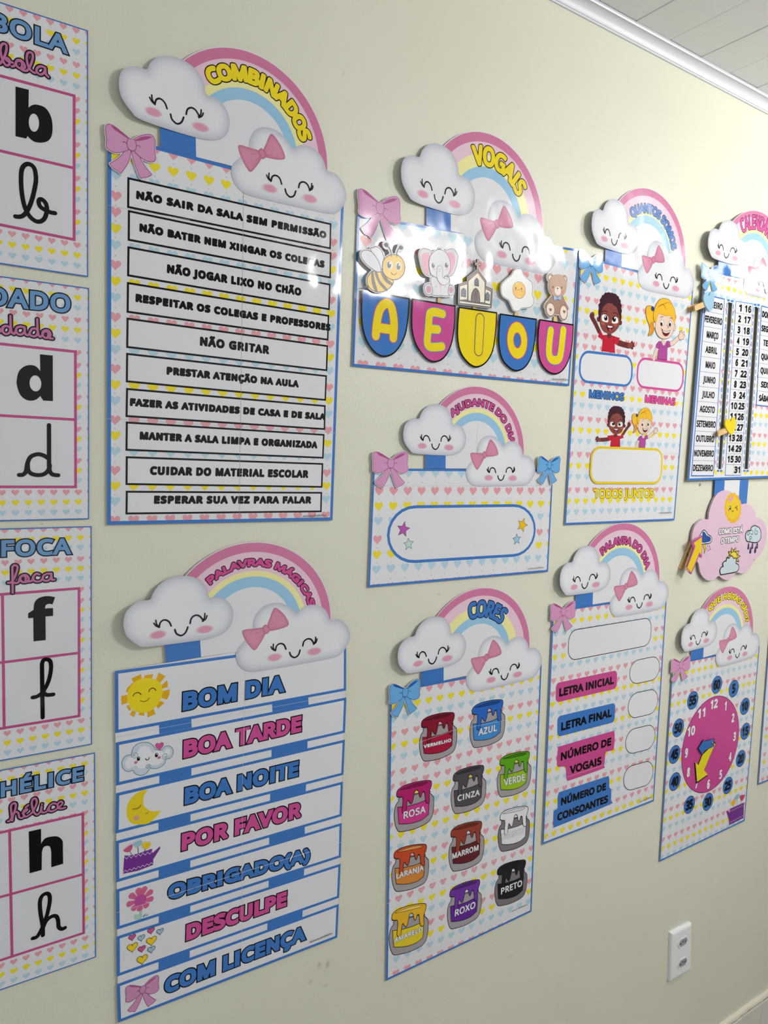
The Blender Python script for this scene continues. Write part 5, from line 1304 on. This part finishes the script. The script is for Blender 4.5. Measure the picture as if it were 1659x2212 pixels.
# B
Q = leftof(M("1130,21539 2097,21543 2089,18570 1095,18570"))
R_ = under(M("1120,20735 1949,20741 1941,18984 1100,19007"), .035)
bi = [np.r_[M("1283,20644 1425,20648 1420,20443"), S_(M("1420,20443 1463,20484 1519,20503 1605,20491 1662,20416 1683,20316 1675,20192 1631,20113 1559,20075 1487,20066 1438,20087 1406,20114")), M("1393,20080 1277,20078")]]
bh = ellipse(*(lambda q: (q[0], q[1] - q[0], q[2] - q[0]))(M("1478,20285 1535,20292 1479,20390")), 28)
cb = [S_(M("1267,19151 1324,19161 1380,19215 1438,19348 1480,19524 1495,19648 1473,19764 1407,19791 1350,19736 1332,19627 1338,19447 1367,19288 1416,19191 1480,19143 1537,19145 1588,19195 1614,19292 1604,19367 1568,19406 1536,19406 1522,19373 1539,19323 1589,19295 1655,19277 1706,19278"))]
sc_ = [S_(M("1122,20852 1145,20890 1175,20962 1192,21035 1188,21084 1162,21088 1139,21062 1129,21003 1140,20932 1163,20877 1186,20853 1215,20868 1224,20902 1216,20931 1198,20938 1186,20918 1204,20905 1230,20907 1254,20905")),
       S_(M("1247,20859 1271,20873 1286,20902 1298,20937 1328,20956 1358,20949 1381,20919 1384,20888 1357,20867 1321,20866 1295,20886 1292,20917 1310,20941 1340,20944 1357,20918 1351,20884 1348,20858 1375,20851 1399,20855 1423,20881 1454,20954 1472,21029 1467,21072 1440,21079 1415,21056 1406,21002 1417,20930 1441,20886 1471,20864 1495,20861")),
       S_(M("1606,20952 1569,20957 1532,20940 1511,20901 1520,20872 1550,20859 1581,20878 1600,20909 1607,20953 1609,20905 1618,20876 1642,20857"))]
def finish(label, Q, inner, mid, word, wl_, script, big, hole, cur, hx, hz, dbl):
    global t
    t = Thing('alphabet_card', label, 'poster', base_of(Q), depth=.0022, group='alphabet cards stacked at the left')
    sheet(t, Q, .0015)
    hearts2(t, inset(Q, .0015), hx, hz, dbl, .0146, start=0, gaps={'P': .862, 'Y': .862, 'B': 1.04})
    p = t.part('letter_frame'); p.poly(inner, PKL); p.poly(inset(inner, .0034), (228, 229, 233))
    for a, b in mid: p.line([a, b], .0034, PKL, cap=False)
    p.build()
    p = t.part('lettering'); p.text(word, wl_[0], wl_[1], wl_[2], (112, 160, 208), .0012, .0015, (8, 12, 34), True, track=.03); p.build()
    p = t.part('cursive_lettering')
    for w_, c_ in ((.0058, (10, 8, 18)), (.0026, (206, 118, 168))):
        L = []
        for P in script: L += stroke_polys(P, w_)
        p.polys(L, c_)
    p.build()
    p = t.part('printed_letter')
    if hole is not None: p.hole(big[0], hole, BLACK)
    else:
        for P in big: p.poly(P, BLACK, y=t.y - LAY)
    t.y -= LAY; p.build()
    p = t.part('cursive_letter'); L = []
    for P in cur: L += stroke_polys(P, .0050)
    p.polys(L, BLACK); p.build()
finish('alphabet card with BOLA, a bold b and a cursive b, topmost at the left edge', Q, R_, [M("1029,19872 1933,19864")], 'BOLA', M("1012,21192 1875,21169 1015,21428"), sc_, bi, bh, cb, .1958, 2.1493, M("1973,20551")[0][1])
# D
Q = leftof(M("1093,18429 2100,18436 2092,15487 1058,15491"))
R_ = under(M("1084,17648 1950,17639 1945,15892 1063,15895"), .035)
bi = [np.r_[M("1523,17550 1668,17549 1666,16986 1557,16986 1522,17039"), S_(M("1522,17039 1477,16995 1422,16976 1355,16987 1295,17046 1262,17154 1263,17227 1284,17317 1338,17380 1406,17408 1474,17399 1525,17345"))]]
bh = ellipse(*(lambda q: (q[0], q[1] - q[0], q[2] - q[0]))(M("1469,17190 1536,17189 1470,17288")), 28)
cb = [S_(M("1276,16059 1319,16063 1353,16105 1372,16210 1409,16286 1485,16318 1555,16304 1610,16267")), S_(M("1367,16128 1414,16075 1497,16058 1567,16077 1612,16130 1624,16184 1621,16123 1644,16077 1679,16062 1722,16058")), M("1619,16685 1616,16138"), S_(M("1372,16210 1374,16135 1381,16113"))]
sc_ = [S_(M("1021,17748 1050,17791 1065,17824 1100,17789 1115,17830 1151,17850 1187,17838 1197,17808 1179,17766 1142,17754 1118,17775 1114,17806 1129,17840")), M("1200,17975 1201,17840 1211,17778 1237,17765"), S_(M("1100,17789 1085,17775 1064,17769")),
       S_(M("1237,17765 1255,17799 1267,17840 1303,17860 1340,17857 1355,17826 1339,17784 1302,17764 1270,17776 1259,17807")), S_(M("1353,17858 1356,17794 1376,17768 1399,17775 1417,17817 1436,17848 1474,17856 1496,17834 1496,17794 1466,17762 1424,17766 1406,17792")), M("1495,17972 1498,17843 1507,17779 1526,17761"),
       S_(M("1526,17761 1549,17784 1556,17825 1587,17849 1625,17845 1644,17811 1632,17773 1594,17756 1560,17773 1556,17801 1575,17831 1610,17831 1621,17800 1613,17770 1636,17757 1670,17756"))]
finish('alphabet card with DADO, a bold d and a cursive d, below the BOLA card', Q, R_, [M("996,16777 1934,16768")], 'DADO', M("948,18055 1890,18079 951,18309"), sc_, bi, bh, cb, M("1961,17871")[0][0], M("1963,18408")[0][1] + .0008, M("1973,17451")[0][1])
# F
Q = leftof(M("1057,15400 2123,15397 2120,12455 1023,12463"))
R_ = under(M("1048,14600 1981,14603 1976,12861 1027,12867"), .035)
bi = [np.r_[M("1420,13950 1419,14253 1361,14254 1361,14317 1424,14357"), S_(M("1424,14357 1433,14440 1473,14494 1545,14517 1612,14514 1675,14495")), M("1644,14406"), S_(M("1644,14406 1598,14416 1564,14399 1557,14360")), M("1650,14357 1650,14254 1561,14256 1561,13949")]]
cb = [S_(M("1404,13223 1456,13228 1523,13276 1590,13407 1621,13566 1612,13664 1572,13695 1533,13690 1515,13641")), M("1515,13641 1518,12939"), S_(M("1520,13277 1562,13232 1603,13223 1646,13222"))]
sc_ = [S_(M("1138,14723 1171,14726 1205,14772 1236,14854 1246,14913 1229,14935 1203,14936 1188,14916")), M("1188,14916 1189,14593"), S_(M("1190,14731 1227,14712 1257,14726 1273,14776 1311,14807 1349,14800 1371,14760 1356,14723 1310,14718 1280,14742 1277,14784 1303,14803 1337,14780 1337,14733 1379,14722 1409,14732 1425,14782 1456,14814 1495,14803")),
       S_(M("1425,14782 1425,14739 1455,14716 1502,14717 1533,14749")), S_(M("1627,14802 1580,14805 1541,14782 1533,14740 1564,14716 1603,14722 1627,14759 1634,14806 1635,14750 1646,14723 1670,14723"))]
finish('alphabet card with FOCA, a bold f and a cursive f, below the DADO card', Q, R_, [M("963,13725 1961,13729"), M("1075,14600 1075,12865")], 'FOCA', M("1053,15035 1884,15026 1056,15272"), sc_, bi, None, cb, M("1985,14829")[0][0], M("1984,15362")[0][1] + .001, M("2003,14417")[0][1])
# H
Q = leftof(M("1021,12348 2158,12337 2165,9422 987,9418"))
R_ = under(M("1012,11547 2017,11538 2023,9816 991,9810"), .035)
bi = [np.r_[M("1347,10890 1342,11456 1487,11453 1486,11253"), S_(M("1486,11253 1535,11310 1617,11312 1692,11288 1745,11217 1749,11121")), M("1751,10897 1607,10893 1608,11094"), S_(M("1608,11094 1594,11175 1557,11202 1512,11190 1494,11128")), M("1490,10891")]]
cb = [S_(M("1376,9988 1428,9993 1481,10074 1542,10225 1581,10401 1582,10504 1549,10549 1492,10533 1466,10456 1472,10300 1496,10120 1498,9985")), S_(M("1499,10085 1542,10173 1610,10210 1663,10191 1685,10123 1692,10033 1731,9990 1769,9993"))]
sc_ = [S_(M("1102,11658 1127,11661 1150,11708 1186,11787 1196,11855 1175,11879 1144,11860 1140,11799 1154,11653")), S_(M("1154,11671 1166,11730 1197,11758 1224,11733 1235,11676 1265,11659 1297,11678")), S_(M("1274,11720 1321,11743 1325,11760 1297,11758 1278,11719 1304,11667 1344,11675 1383,11700")), M("1309,11791 1341,11810"),
       S_(M("1383,11700 1415,11755 1439,11821 1428,11873 1400,11880 1380,11836 1391,11743 1414,11683 1446,11657 1478,11685 1498,11743")), S_(M("1494,11753 1494,11689 1518,11665 1558,11673 1582,11721 1606,11751 1639,11761 1667,11745")), M("1500,11783 1501,11782"),
       S_(M("1586,11720 1586,11675 1622,11656 1671,11671 1712,11697 1745,11725 1741,11754 1712,11761 1687,11722 1703,11676 1744,11663 1781,11665"))]
finish('alphabet card with HÉLICE, a bold h and a cursive h, lowest card at left', Q, R_, [M("918,10678 2002,10672"), M("1121,11534 1131,9810")], 'HÉLICE', M("1010,11974 2023,11967 1013,12200"), sc_, bi, None, cb, M("2025,11898")[0][0], M("2020,12319")[0][1] + .0008, M("2043,11358")[0][1])

# ---- double power socket
OQ = M("15519,4969 16358,4951 16461,3669 15599,3681")
PLM = plain('white_socket_plastic', (232, 233, 234), .3)
oc_ = OQ.mean(0); rt = Thing('power_socket', 'white double power socket plate on the beige wall above the skirting', 'power socket', (float(oc_[0]), float(OQ[:, 1].min())))
import bmesh
bm = bmesh.new()
def ring(Q_, y): return [bm.verts.new((q[0] - rt.origin[0], -y, q[1] - rt.origin[2])) for q in Q_]
OQ = np.array([[OQ[0][0], OQ[0][1]], OQ[1], OQ[2], OQ[3]])
r0 = ring(OQ, 0.0); r1 = ring(OQ, .004); r2 = ring(inset(OQ, .0015), .0075); r3 = ring(inset(OQ, .005), .0092); r4 = ring(inset(OQ, .010), .0096)
for a, b in ((r0, r1), (r1, r2), (r2, r3), (r3, r4)):
    for i in range(4): bm.faces.new([a[i], b[i], b[(i + 1) % 4], a[(i + 1) % 4]])
bm.faces.new(r4[::-1]); bmesh.ops.recalc_face_normals(bm, faces=bm.faces)
me = bpy.data.meshes.new('cover_plate'); bm.to_mesh(me); bm.free(); me.materials.append(PLM)
o = bpy.data.objects.new('cover_plate', me); COL.objects.link(o); o.parent = rt.root
SOC = plain('socket_recess_grey', (150, 152, 154), .5); HOL = plain('socket_hole_dark', (30, 30, 32), .6)
for c0 in (M("15992,4589")[0], M("16042,4031")[0]):
    rt.y = -.0098
    hexo = np.array([c0 + v for v in ((-.0205, 0), (-.0125, .0105), (.0125, .0105), (.0205, 0), (.0125, -.0105), (-.0125, -.0105))])
    hexi = c0 + (hexo - c0) * .86
    p = rt.part('socket_insert'); p.slab(*union([c0 + (hexo - c0) * 1.12]), .0010, PLM, side=PLM, y=-.0104)
    p.hole(c0 + (hexo - c0) * 1.06, hexi, PLM, y=-.0112)
    # sloping wall down into the recess
    n0 = len(p.V)
    for a, yy in ((hexi, -.0112), (c0 + (hexi - c0) * .88, -.01045)):
        for v in a: p.V.append((v[0], yy, v[1])); p.ink.append((1, 1, 1))
    for i in range(6): p.F.append([n0 + i, n0 + 6 + i, n0 + 6 + (i + 1) % 6, n0 + (i + 1) % 6]); p.C.append(SOC)
    p.poly(c0 + (hexi - c0) * .88, SOC, y=-.01045)
    so = p.build()
    for dx, dz_ in ((-.0095, -.001), (0, .0015), (.0095, -.001)):
        h_ = rt.part('contact_hole', parent=so); h_.poly(ellipse(c0 + (dx, dz_), (.0024, 0), (0, .0024), 12), HOL, y=-.0105); h_.build()
# nail hole cover under the calendar
q = M("15562,15931")[0]
bm = bmesh.new(); bmesh.ops.create_cone(bm, cap_ends=True, segments=16, radius1=.0040, radius2=.0030, depth=.0012)
me = bpy.data.meshes.new('wall_plug'); bm.to_mesh(me); bm.free(); me.materials.append(plain('plug_grey', (150, 146, 134), .5))
o = bpy.data.objects.new('wall_plug', me); COL.objects.link(o); o.rotation_euler = (math.pi / 2, 0, 0); o.location = (q[0], -.0006, q[1])
o['label'] = 'small round grey plug in the wall below the calendar corner'; o['category'] = 'wall plug'
bpy.data.objects.remove(_to)
